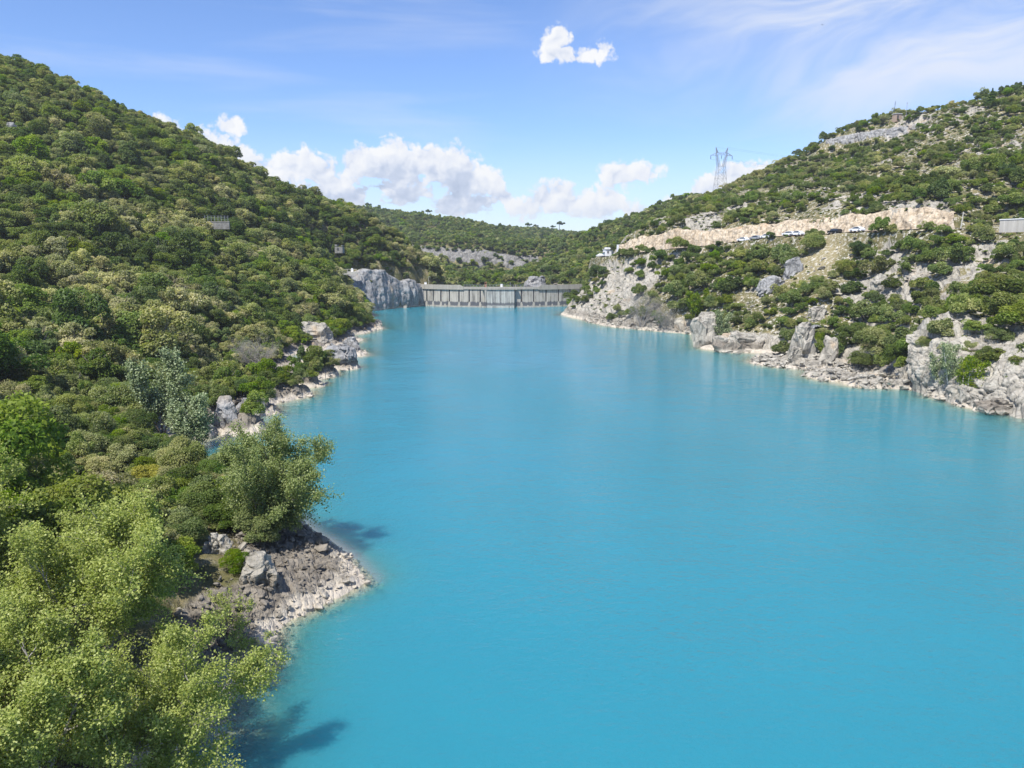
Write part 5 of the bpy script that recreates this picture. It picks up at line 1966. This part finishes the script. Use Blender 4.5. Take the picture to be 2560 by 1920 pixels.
# ---------------------------------------------------------------- left woods
x, y = area_points(36000, -43, 1, 52, 470)
h = H(x, y)
ok = (h > np.where(y > 75, 1.5, 2.2)) & (x < 0)
dcf, _ = poly_dist(DAMC_FOOT, x, y)
dct, _ = poly_dist(DAMC_TOP, x, y)
ok &= (dcf > 3.5) & (dct > 2.0)
ok &= ~((x > -24) & (y < 60) & (h < 2.5))
x, y, h = x[ok], y[ok], h[ok]
d = np.hypot(x, y)
rad = rng.uniform(1.5, 3.3, len(x)) * np.where(h > 50, 0.8, 1.0) * np.where(rng.random(len(x)) < 0.22, 1.55, 1.0) * np.where(h < 4.5, 0.62, 1.0)
ok = seen(x, y, h + 5.5) & clear_of(x, y) & keep_sight(x, y, h + 4, SIGHT)
x, y, h, rad, d = x[ok], y[ok], h[ok], rad[ok], d[ok]
k = poisson(x, y, rad * 1.0)
x, y, h, rad, d = x[k], y[k], h[k], rad[k], d[k]
zone = n2(x, y, 0.02, 131)
loc = n2(x, y, 0.12, 141)
u = rng.random(len(x))
loc2 = n2(x, y, 0.075, 151)
w_ = loc + 0.35 * (u - 0.5)
kind = np.where(w_ > 0.24, 'dark', np.where(w_ > 0.04, 'mid', np.where(w_ > -0.20, 'olive', 'cream')))
kind = np.where((zone + loc2 > 0.30) & (u < 0.6), 'cream', kind)
kind = np.where((d < 135) & (h > 5) & (u > 0.45) & (u < 0.85), 'cream', kind)
kind = np.where((loc2 < -0.26) & (u < 0.75), 'bright', kind)
kind = np.where((h < 9) & (u > 0.70), np.where(u > 0.84, 'bright', 'dark'), kind)
kind = np.where((h > 50) & (kind == 'cream') & (u < 0.7), 'olive', kind)
rotz = rng.uniform(0, 6.28, len(x))
# screen size decides which trees are built singly
vis_ = inframe(x, y, h + 3, 60) & seen(x, y, h + 3.5)
order = np.argsort(-(rad / d) * vis_)
WOOD_N = 300
singles, rest = order[:WOOD_N], order[WOOD_N:]
SRC = {}
MARK_L = [("the terrace wall", 540, 556), ("the stone ruin", 849, 624), ("the leafless left tree", 640, 900), ("the silvery poplar", 400, 960), ("the high left crag", 30, 345), ("the dam-side cliff", 940, 710), ("the large near boulder", 645, 1415),
          ("the leaning tree", 690, 1190), ("the headland rock", 850, 870), ("the cove crag", 566, 1010), ("the frame-edge tree", 40, 1330)]


def where_left(px, py, dist):
    side_ = "at the left frame edge" if px < 260 else "towards the shore" if px > 560 else "in the middle of the slope"
    if dist < 78:
        return "behind the near point"
    if dist < 118:
        return "around the small cove " + side_
    if dist < 170:
        return "on the lower left slope " + side_
    return "higher on the left hill " + side_


for i in singles:
    lib = near_lib if d[i] < 125 else mid_lib
    kv = int(rng.integers(0, lib.n))
    kd = str(kind[i])
    root = empty("oak_tree", (x[i], y[i], h[i] - 0.1), rotz[i])
    s = rad[i]
    root.scale = (s * rng.uniform(0.85, 1.2), s * rng.uniform(0.85, 1.2), s * rng.uniform(0.75, 1.3))
    cr_ = link("crown", lib.mesh(kv, kd), root)
    link("trunk", TRUNK[int(rng.integers(0, 3))], root)
    SRC.setdefault((id(lib), kv, kd), cr_)
    pxx, pyy = project(x[i], y[i], h[i] + 2)
    zn = where_left(pxx, pyy, d[i])
    tag(root, "x", "tree", "oak trees " + zn)
    pend(root, ("broad " if s > 3.2 else "small " if s < 2.2 else "") + ADJ[kd] + " oak", pxx, pyy, MARK_L)


def scatter_rest(name, label, x, y, h, rad, rotz, kind, lib_of, cat_name, ind_label, cat, group, zs=(0.75, 1.3), marks=None):
    marks = marks or MARK_L
    """the remaining plants of a kind as one object; shapes not yet standing anywhere get one single plant first"""
    keys, idx, used_single = {}, np.zeros(len(x), int), np.zeros(len(x), bool)
    sources = []
    for i in range(len(x)):
        lib = lib_of[i]
        kv, kd = int(rng.integers(0, lib.n)), str(kind[i])
        key = (id(lib), kv, kd)
        if key not in SRC:
            o = link(cat_name, lib.mesh(kv, kd), None, (x[i], y[i], h[i] - 0.1), (0, 0, rotz[i]), float(rad[i]))
            tag(o, ADJ.get(kd, kd) + " " + ind_label, cat, group)
            pxx, pyy = project(x[i], y[i], h[i])
            pend(o, ADJ.get(kd, kd) + " " + ind_label, pxx, pyy, marks)
            SRC[key] = o
            used_single[i] = True
        if key not in keys:
            keys[key] = len(sources)
            sources.append(SRC[key])
        idx[i] = keys[key]
    m = ~used_single
    sc3 = np.stack([rad[m] * rng.uniform(0.85, 1.25, m.sum()), rad[m] * rng.uniform(0.85, 1.25, m.sum()), rad[m] * rng.uniform(zs[0], zs[1], m.sum())], 1)
    return gn_scatter(name, np.stack([x[m], y[m], h[m] - 0.1], 1), rotz[m], sc3, idx[m], sources, label)


r_ = rest
libs = [near_lib if dd_ < 100 else mid_lib if dd_ < 420 else far_lib for dd_ in d[r_]]
scatter_rest("woodland", "dense evergreen oak wood covering the left hill", x[r_], y[r_], h[r_], rad[r_], rotz[r_], kind[r_], libs, "oak_tree", "oak in the wood", "tree", "oaks in the thick of the left wood")

# small growth filling the gaps of the wood
x, y = area_points(30000, -43, 1, 56, 400)
h = H(x, y)
ok = (h > np.where(y > 75, 1.3, 2.4)) & (x < 0) & seen(x, y, h + 3.0) & clear_of(x, y)
dct, _ = poly_dist(DAMC_TOP, x, y)
dcf, _ = poly_dist(DAMC_FOOT, x, y)
ok &= (dct > 1.5) & (dcf > 2.5) & ~((x > -24) & (y < 60) & (h < 2.5)) & keep_sight(x, y, h + 1.5, SIGHT)
x, y, h = x[ok], y[ok], h[ok]
rad = rng.uniform(0.7, 1.5, len(x))
k = poisson(x, y, rad * 1.7)
x, y, h, rad = x[k], y[k], h[k], rad[k]
w_ = n2(x, y, 0.10, 171) + 0.4 * (rng.random(len(x)) - 0.5)
scatter_rest("understory", "small evergreen growth filling the gaps of the left wood", x, y, h + 0.2, rad, rng.uniform(0, 6.28, len(x)), np.where(w_ > 0.15, 'mid', np.where(w_ > -0.1, 'olive', np.where(w_ > -0.25, 'bright', 'dark'))),
             [mid_lib if q < 150 else far_lib for q in y], "oak_tree", "young oak", "tree", "young oaks in the gaps of the left wood", (0.9, 1.7))

# ---------------------------------------------------------------- right-hand scrub
x, y = area_points(40000, 4.5, 40, 105, 520)
h = H(x, y)
d = np.hypot(x, y)
ok = (h > 1.6) & (x > 0)
drd, _ = poly_dist(ROAD, x, y)
dcu, _ = poly_dist(cut_foot, x, y)
dtp, _ = poly_dist(cut_top, x, y)
dsc, _ = poly_dist(SCAR, x, y)
dn, _ = poly_dist(NEARC_FOOT, x, y)
drg, _ = poly_dist([at_d(*a) for a in RIDGE_FOOT], x, y)
ok &= (drd > 4.0) & (dcu > 2.5) & (dtp > 1.2) & (dsc > 3.5) & (dn > 0.9) & (drg > 3.0)
x, y, h, d, drd = x[ok], y[ok], h[ok], d[ok], drd[ok]
px, py = project(x, y, h)
clump = n2(x, y, 0.055, 211) + 0.5 * n2(x, y, 0.2, 221)
thr = np.where(h < 31, -0.36, -0.12)
bluff = (px > 1440) & (px < 1660) & (py > 650)
thr = np.where(bluff, 0.0, thr)
dryc = hit(2045, 660)
grass = np.hypot(x - dryc[0], y - dryc[1]) < 8.5
ok = (clump > thr) & ~grass & clear_of(x, y) & seen(x, y, h + 2.5)
ok &= ~((h < 2.6) & (rng.random(len(x)) < 0.75))
ok &= keep_sight(x, y, h + 2, SIGHT)
x, y, h, d, clump, px, py, drd = (q[ok] for q in (x, y, h, d, clump, px, py, drd))
rad = rng.uniform(0.8, 2.5, len(x)) * np.where(clump > 0.15, 1.35, 0.95) * np.where(h < 26, 1.2, 1.1) * np.where((rng.random(len(x)) < 0.12) & (h < 40), 1.4, 1.0) * np.where(d > 320, 0.85, 1.0)
k = poisson(x, y, rad * np.where(h < 31, 1.3, 1.5))
x, y, h, d, clump, px, py, rad, drd = (q[k] for q in (x, y, h, d, clump, px, py, rad, drd))
u = rng.random(len(x))
zone = n2(x, y, 0.05, 231)
kind = np.where(u < 0.40, 'mid', np.where(u < 0.62, 'dark', np.where(u < 0.86 + 0.1 * zone, 'olive', 'bright')))
kind = np.where((h > 45) & (zone > 0.15) & (u < 0.5), 'cream', kind)
rotz = rng.uniform(0, 6.28, len(x))
vis_ = inframe(x, y, h + 1, 40) & seen(x, y, h + 1.5)
order = np.argsort(-(rad / d) * vis_)
SCRUB_N = 300
MARK_R = [("the black car", 2086, 580), ("the ridge hut", 2240, 315), ("the cave crag", 2010, 850), ("the shore tower", 1768, 810), ("the bare grey tree", 1606, 780), ("the retaining wall", 2530, 560), ("the utility pole", 2403, 545), ("the white house", 1520, 630),
          ("the pylon", 1800, 460), ("the dry grass slope", 2045, 660), ("the bare scar", 2420, 680), ("the slender trees", 2380, 920), ("the ridge conifer", 2476, 250), ("the grey slab", 1930, 715)]
singles, rest = order[:SCRUB_N], order[SCRUB_N:]
for i in singles:
    kv, kd = int(rng.integers(0, bush_lib.n)), str(kind[i])
    s = float(rad[i])
    o = link("shrub", bush_lib.mesh(kv, kd), None, (x[i], y[i], h[i] - 0.12), (0, 0, rotz[i]), (s * float(rng.uniform(0.85, 1.3)), s, s * float(rng.uniform(0.75, 1.3))))
    SRC.setdefault((id(bush_lib), kv, kd), o)
    if h[i] > float(poly_dist(ROAD, x[i], y[i])[1]) + 2:
        zn = "on the slope above the cutting"
    elif drd[i] < 12:
        zn = "just below the cliff road"
    elif px[i] < 1680:
        zn = "on the rocky bluff beside the dam"
    elif h[i] < 8:
        zn = "just above the right shore"
    else:
        zn = "between the road and the right shore"
    zn += " near the frame edge" if px[i] > 2330 else " in its middle part" if px[i] > 1960 else ""
    tag(o, "x", "shrub", "shrubs " + zn)
    pend(o, ("wide " if s > 2.6 else "small " if s < 1.7 else "") + ADJ[kd] + " shrub", px[i], py[i], MARK_R)
r_ = rest
scatter_rest("scrub", "evergreen scrub dotting the right-hand hillside", x[r_], y[r_], h[r_], rad[r_], rotz[r_], kind[r_], [bush_lib if q < 460 else far_lib for q in d[r_]], "shrub",
             "scrub bush", "shrub", "shrubs in the scrub of the right-hand hillside", (0.75, 1.25), MARK_R)
# low tufts and dwarf bushes between the shrubs
x, y = area_points(26000, 4.5, 40, 115, 430)
h = H(x, y)
drd, _ = poly_dist(ROAD, x, y)
dcu, _ = poly_dist(cut_foot, x, y)
ok = (h > 3.2) & (drd > 3.6) & (dcu > 2) & seen(x, y, h + 1.0) & (n2(x, y, 0.09, 311) > -0.12)
x, y, h = x[ok], y[ok], h[ok]
k = poisson(x, y, np.full(len(x), 1.5))
x, y, h = x[k], y[k], h[k]
u = rng.random(len(x))
scatter_rest("undergrowth", "low tufts and dwarf bushes between the stones of the right slope", x, y, h, rng.uniform(0.3, 0.75, len(x)), rng.uniform(0, 6.28, len(x)),
             np.where(u < 0.35, 'olive', np.where(u < 0.6, 'mid', np.where(u < 0.85, 'bright', 'cream'))), [far_lib] * len(x), "shrub", "dwarf shrub", "shrub", "dwarf shrubs among the stones", (0.5, 0.9), MARK_R)

# ---------------------------------------------------------------- hills behind the dam
x, y = area_points(60000, -16, 18, 395, 1150)
h = H(x, y)
dfc, _ = poly_dist([at_d(*a) for a in FARC_FOOT], x, y)
far_ok = (h > 0) & ((dfc > 5) | (rng.random(len(x)) < 0.18)) & seen(x, y, h + 4.0) & ~((x > 55) & (np.hypot(x, y) < 520)) & ~((x < -30) & (y < 470))
rk = n2(x, y, 0.03, 411)
far_ok &= ~((rk > 0.33) & (y < 620))
x, y, h = x[far_ok], y[far_ok], h[far_ok]
rad = rng.uniform(1.8, 3.6, len(x))
k = poisson(x, y, rad * 1.3)
x, y, h, rad = x[k], y[k], h[k], rad[k]
u = rng.random(len(x))
kind = np.where(u < 0.42, 'mid', np.where(u < 0.70, 'dark', np.where(u < 0.92, 'olive', 'bright')))
scatter_rest("far_woodland", "scrubby woodland on the hills behind the dam", x, y, h, rad, rng.uniform(0, 6.28, len(x)), kind, [far_lib] * len(x), "far_tree", "far tree", "tree", "trees on the hills behind the dam", (0.75, 1.3), [("the gorge cliff band", 1190, 650), ("the middle hill's lone tree", 918, 518), ("the farthest skyline trees", 1360, 565), ("the white house", 1520, 630)])
# single trees standing out on the far skyline
for px_, py_, D_, s, label in ((918, 518, 838, 4.0, "lone round tree on the skyline of the middle hill"), (1069, 535, 814, 4.0, "round tree on the crest left of centre behind the dam"),
                               (1318, 571, 1055, 5.5, "left one of the tall umbrella trees on the farthest skyline"), (1337, 571, 1055, 4.0, "small round tree on the farthest skyline"),
                               (1380, 572, 1055, 4.0, "small tree left of the wide umbrella tree on the farthest skyline"), (1398, 571, 1055, 6.5, "wide umbrella tree at the right of the farthest skyline"),
                               (2476, 282, 318, 2.2, "dark conical conifer near the crest of the right hill")):
    g0 = at_d(px_, py_, D_)
    root = empty("skyline_tree", (g0[0], g0[1], max(float(H(g0[0], g0[1])), float(g0[2]) - 3.0)))
    conifer = px_ > 2000
    if conifer:
        P_, N_, S_ = [], [], []
        for kk_ in range(2600):
            t = rng.random() ** 0.7
            a = rng.uniform(0, 6.28)
            rr2 = (1 - t) * (0.75 + 0.25 * math.sin(t * 40)) * rng.uniform(0.6, 1.0)
            P_.append((math.cos(a) * rr2, math.sin(a) * rr2, 0.2 + t * 3.0))
            N_.append((math.cos(a) * 0.5, math.sin(a) * 0.5, 0.6))
            S_.append(0.20)
        N_ = np.array(N_)
        N_ /= np.linalg.norm(N_, axis=1)[:, None]
        cm = leaf_cards(np.array(P_), N_, np.array(S_), rng.random(len(P_)) * 0.5, "crown", LEAF['dark'])
        link("crown", cm, root)
        MB().tube([(0, 0, -0.5), (0, 0, 3.0)], [0.08, 0.02], 6).build("trunk", M['bark'], root)
    else:
        c_ = link("crown", far_lib.mesh(0, 'dark'), root, (0, 0, 0.9))
        MB().tube([(0, 0, -0.6), (0.05, 0, 1.6)], [0.08, 0.05], 6).build("trunk", M['bark'], root)
    root.scale = (s * 1.25, s * 1.25, s) if conifer else (s, s, s * 0.85)
    tag(root, label, "tree")


# ---------------------------------------------------------------- branched trees of the near bank
def branch_tree(seed, Ht, spread, stems=5, n1=9, n2_=8, leaf_n=34, leaf_s=0.13, spr=0.17, low=0.25, lean=(0, 0), upright=0.5, droop=0.0, twig=True):
    r = np.random.default_rng(seed)
    mb = MB()
    LP, LC = [], []

    def path(p0, dr, ln, n, wob, upc):
        pts_ = [np.array(p0, float)]
        dd_ = np.array(dr, float)
        dd_ /= np.linalg.norm(dd_)
        for _ in range(n):
            dd_ = dd_ + r.normal(size=3) * wob + np.array([0, 0, upc])
            dd_ /= np.linalg.norm(dd_)
            pts_.append(pts_[-1] + dd_ * ln / n)
        return pts_

    def at(pts_, t):
        q_ = t * (len(pts_) - 1)
        i_ = min(int(q_), len(pts_) - 2)
        return pts_[i_] + (pts_[i_ + 1] - pts_[i_]) * (q_ - i_), pts_[i_ + 1] - pts_[i_]

    for s_ in range(stems):
        a = 2 * math.pi * (s_ + r.uniform(-0.3, 0.3)) / max(stems, 1)
        til = spread / Ht * r.uniform(0.35, 0.75) if stems > 1 else 0.05
        base = np.array([math.cos(a) * 0.18, math.sin(a) * 0.18, -0.3])
        st_ = path(base, (math.cos(a) * til + lean[0], math.sin(a) * til + lean[1], 1.0), Ht * r.uniform(0.80, 0.98), 9, 0.07, 0.05 * upright)
        r0 = 0.016 * Ht * (1.25 if stems == 1 else 0.9)
        mb.tube(st_, [max(0.012, r0 * (1 - 0.93 * k_ / 9)) for k_ in range(10)], 6)
        for b_ in range(n1):
            t = low + (0.97 - low) * (b_ + r.random()) / n1
            p, dv = at(st_, t)
            a2 = r.uniform(0, 6.28)
            dv = dv / np.linalg.norm(dv)
            out_ = np.array([math.cos(a2), math.sin(a2), 0.0])
            ln = spread * (0.62 - 0.36 * t) * r.uniform(0.7, 1.25)
            br = path(p, out_ * 0.9 + dv * upright * 1.3, ln, 6, 0.14, 0.10 * upright - droop)
            mb.tube(br, [max(0.006, r0 * 0.42 * (1 - t * 0.55) * (1 - 0.85 * k_ / 6)) for k_ in range(7)], 4, cap=False)
            for c_ in range(n2_):
                t2 = 0.22 + 0.78 * (c_ + r.random()) / n2_
                p2, dv2 = at(br, t2)
                dv2 = dv2 / np.linalg.norm(dv2)
                o2 = r.normal(size=3)
                o2 /= np.linalg.norm(o2)
                l2 = ln * 0.42 * r.uniform(0.6, 1.2)
                tw_ = path(p2, dv2 * 0.7 + o2 * 0.8 + np.array([0, 0, 0.35 * upright]), l2, 4, 0.18, 0.08 * upright - droop)
                if twig:
                    mb.tube(tw_, [0.014, 0.011, 0.008, 0.006, 0.004], 3, cap=False)
                m_ = int(leaf_n * r.uniform(0.6, 1.3))
                tt = r.uniform(0.1, 1.0, m_)
                pts_ = np.array(tw_)
                ii_ = np.minimum((tt * 4).astype(int), 3)
                pp = pts_[ii_] + (pts_[ii_ + 1] - pts_[ii_]) * (tt * 4 - ii_)[:, None] + r.normal(size=(m_, 3)) * spr
                LP.append(pp)
                LC.append(np.full(m_, r.random()))
    LP, LC = np.concatenate(LP), np.concatenate(LC)
    nn_ = r.normal(size=LP.shape) * 0.8 + np.array([-0.15, -0.25, 0.8])
    nn_ /= np.linalg.norm(nn_, axis=1)[:, None]
    return mb, LP, nn_, leaf_s * r.uniform(0.6, 1.3, len(LP)), LC


def special_tree(name, pos, kind, label, seed, Ht, spread, bark='bark', aspect=0.7, **kw):
    root = empty(name, tuple(pos))
    tag(root, label, "tree")
    mb, lp_, ln_, lsz, lc = branch_tree(seed, Ht, spread, **kw)
    mb.build("trunk", M[bark], root)
    if kind:
        link("crown", leaf_cards(lp_, ln_, lsz, lc, "crown", LEAF[kind], aspect), root)
    return root


def gpos(px, py, z=None):
    p = hit(px, py)
    return np.array([p[0], p[1], p[2] - 0.05])


special_tree("riverside_tree", gpos(240, 1690), 'poplar', "wide yellow-green tree with bare lower limbs in the left foreground", 11, 9.2, 7.8, stems=7, n1=11, n2_=11, leaf_n=112, leaf_s=0.135, spr=0.20, low=0.36, bark='bark_grey')
special_tree("riverside_tree", gpos(70, 1985), 'poplar', "bushy yellow-green tree in the bottom left corner", 12, 8.4, 5.6, stems=6, n1=11, n2_=11, leaf_n=105, leaf_s=0.125, spr=0.19, bark='bark_grey')
special_tree("riverside_tree", gpos(370, 1990), 'poplar', "slender-stemmed yellow-green tree leaning over the water at the bottom", 13, 8.2, 5.8, stems=7, n1=11, n2_=11, leaf_n=88, leaf_s=0.12, spr=0.18, lean=(0.04, 0.0), low=0.25, bark='bark_grey')
special_tree("riverside_tree", gpos(-130, 1540), 'poplar', "light green tree cut by the left frame edge", 14, 9.0, 7.0, stems=6, n1=10, n2_=9, leaf_n=90, leaf_s=0.14, spr=0.2, bark='bark_grey')
special_tree("willow_tree", gpos(682, 1338), 'willow', "airy grey-green tree leaning over the water on the near point", 15, 9.4, 6.6, stems=6, n1=12, n2_=9, leaf_n=80, leaf_s=0.16, spr=0.23, low=0.12, lean=(0.02, 0))
special_tree("willow_tree", gpos(632, 1292), 'willow', "smaller airy tree behind the leaning one, against the cove water", 25, 7.8, 4.4, stems=4, n1=11, n2_=8, leaf_n=56, leaf_s=0.175, spr=0.18, low=0.3)
special_tree("poplar_tree", gpos(405, 1085), 'silver', "pale silvery-green poplar at the head of the small cove", 16, 11.5, 5.6, stems=3, n1=14, n2_=9, leaf_n=46, leaf_s=0.27, spr=0.3, low=0.12, upright=0.9)
special_tree("poplar_tree", gpos(490, 1120), 'silver', "lower silvery-green poplar leaning towards the cove water", 17, 7.2, 5.0, stems=3, n1=12, n2_=8, leaf_n=46, leaf_s=0.27, spr=0.3, low=0.1, upright=0.8)
special_tree("sapling", gpos(575, 1590), 'poplar', "thin yellow-green sapling among the dark stones of the near point", 18, 3.4, 2.3, stems=4, n1=7, n2_=6, leaf_n=12, leaf_s=0.12, spr=0.10)
special_tree("sapling", gpos(620, 1655), 'poplar', "second thin sapling nearest the water on the near point", 19, 2.8, 1.8, stems=4, n1=6, n2_=6, leaf_n=12, leaf_s=0.11, spr=0.09)
special_tree("bare_tree", gpos(1606, 818), 'grey', "leafless grey tree on the right shore beside the dam bluff", 20, 11.0, 12.0, stems=7, n1=12, n2_=10, leaf_n=14, leaf_s=0.32, spr=0.35, bark='bark_grey', aspect=0.12, low=0.1)
special_tree("bare_tree", gpos(1662, 822), 'grey', "smaller leafless grey thicket right of the bare tree", 24, 6.5, 8.0, stems=6, n1=10, n2_=8, leaf_n=14, leaf_s=0.30, spr=0.35, bark='bark_grey', aspect=0.12, low=0.1)
special_tree("bare_tree", gpos(640, 930), 'grey', "leafless grey tree in the green wood on the left slope", 26, 7.0, 8.5, stems=7, n1=12, n2_=9, leaf_n=12, leaf_s=0.20, spr=0.22, bark='bark_grey', aspect=0.12, low=0.15)
for k, (px_, py_, Ht_, lab) in enumerate(((2345, 978, 8.0, "left one of the slender trees before the right shore cliff"), (2378, 985, 9.5, "tallest of the slender trees before the right shore cliff"), (2412, 988, 7.2, "right one of the slender trees before the right shore cliff"))):
    special_tree("slender_tree", gpos(px_, py_), 'silver' if k != 2 else 'bright', lab, 30 + k, Ht_, 3.4, bark='conc_pale', stems=3, n1=11, n2_=7, leaf_n=15, leaf_s=0.26, spr=0.22, low=0.2, upright=1.0)
special_tree("slender_tree", gpos(1800, 852), 'silver', "slender grey-green tree between the two shore crags", 34, 8.5, 4.0, stems=3, n1=11, n2_=7, leaf_n=18, leaf_s=0.33, spr=0.3, low=0.1, upright=1.0)
special_tree("slender_tree", gpos(1740, 800), 'bright', "bright green tree left of the tall shore crag", 35, 9.5, 5.0, stems=3, n1=11, n2_=8, leaf_n=22, leaf_s=0.38, spr=0.35, low=0.15, upright=0.9)
# shrubs of the near point, one by one
for k, (px_, py_, s, kd, lab) in enumerate(((690, 1345, 2.0, 'dark', "dark green shrub at the foot of the leaning tree"), (640, 1370, 1.7, 'olive', "round olive shrub in front of the leaning tree"), (590, 1330, 1.7, 'mid', "green shrub between the boulders and the leaning tree"),
                                           (590, 1430, 0.9, 'bright', "small bright green bush hugging the large boulder"), (560, 1270, 1.9, 'bright', "bright green shrub behind the ribbed boulder"), (500, 1300, 1.9, 'dark', "dark green shrub left of the ribbed boulder"),
                                           (380, 1240, 1.8, 'yellow', "yellowing shrub in the wood behind the near point"), (455, 1200, 1.6, 'bright', "bright green tree crown by the cove water"), (535, 1225, 1.6, 'dark', "deep green crown at the edge of the cove water"),
                                           (640, 1300, 1.6, 'bright', "vivid green shrub behind the leaning tree's trunk"))):
    p = gpos(px_, py_)
    if kd == 'yellow':
        p_, n__, s__, c__ = near_lib.shape[1]
        me = leaf_cards(p_, n__, s__, c__, "crown", LEAF['yellow'])
    else:
        me = near_lib.mesh(k % 5, kd)
    o = link("shrub", me, None, tuple(p), (0, 0, k * 1.3), (s, s, s * 0.95))
    tag(o, lab, "shrub")
finish_labels()
# bushes that stand out along the cliff road and the right shore
for k, (px_, py_, s, zsc, kd, lab) in enumerate(((2030, 632, 3.3, 1.25, 'mid', "tall dense bush between the cars on the cliff road"), (2150, 650, 3.0, 1.15, 'dark', "dark dense bush below the white car"), (2115, 690, 2.8, 1.3, 'olive', "grey-green bush at the edge of the dry grass slope"),
                                                (2180, 905, 3.6, 1.3, 'olive', "huge olive bush above the pale ledge"), (2245, 915, 2.6, 1.4, 'dark', "dark bush against the vertical cliff edge"), (2150, 925, 2.6, 1.1, 'dark', "rounded dark bush low on the pale ledge"),
                                                (2120, 870, 3.2, 1.2, 'mid', "broad green bush right of the cave crags"), (2410, 645, 0.1, 1, 'mid', ""), (1524, 652, 2.0, 1.3, 'mid', "round bush beside the white house above the dam"),
                                                (2470, 905, 1.7, 1.2, 'mid', "green bush clinging to the middle of the right shore cliff"), (2540, 935, 1.6, 1.2, 'dark', "dark bush on the right shore cliff at the frame edge"),
                                                (2425, 890, 1.5, 1.2, 'olive', "olive bush high on the right shore cliff"), (2500, 860, 2.0, 1.2, 'mid', "broad bush on the brow of the right shore cliff"), (2310, 880, 1.4, 1.2, 'olive', "small olive bush on the cliff left of the slender trees"))):
    if s < 0.5:
        continue
    p = gpos(px_, py_) if k != 8 else at_d(1541, 656, 331)
    o = link("shrub", near_lib.mesh(k % 5, kd), None, tuple(p), (0, 0, k * 1.7), (s, s, s * zsc * 0.8))
    tag(o, lab, "shrub")

# ================================================================== air
hz_me = MB().box((0, 650, 49.5), (2000, 1500, 151)).mesh("haze", M['water'])
hz_me.materials.clear()
hm_, hg_, ho_ = new_mat("thin_haze")
vol = hg_.node('ShaderNodeVolumePrincipled')
vol.inputs['Color'].default_value = (0.86, 0.92, 1.0, 1)
vol.inputs['Density'].default_value = 0.00014
vol.inputs['Anisotropy'].default_value = 0.2
hg_.l.new(vol.outputs[0], ho_.inputs['Volume'])
hz_me.materials.append(hm_)
haze = link("haze", hz_me)
tag(haze, "thin bluish summer haze over the valley", kind='stuff')
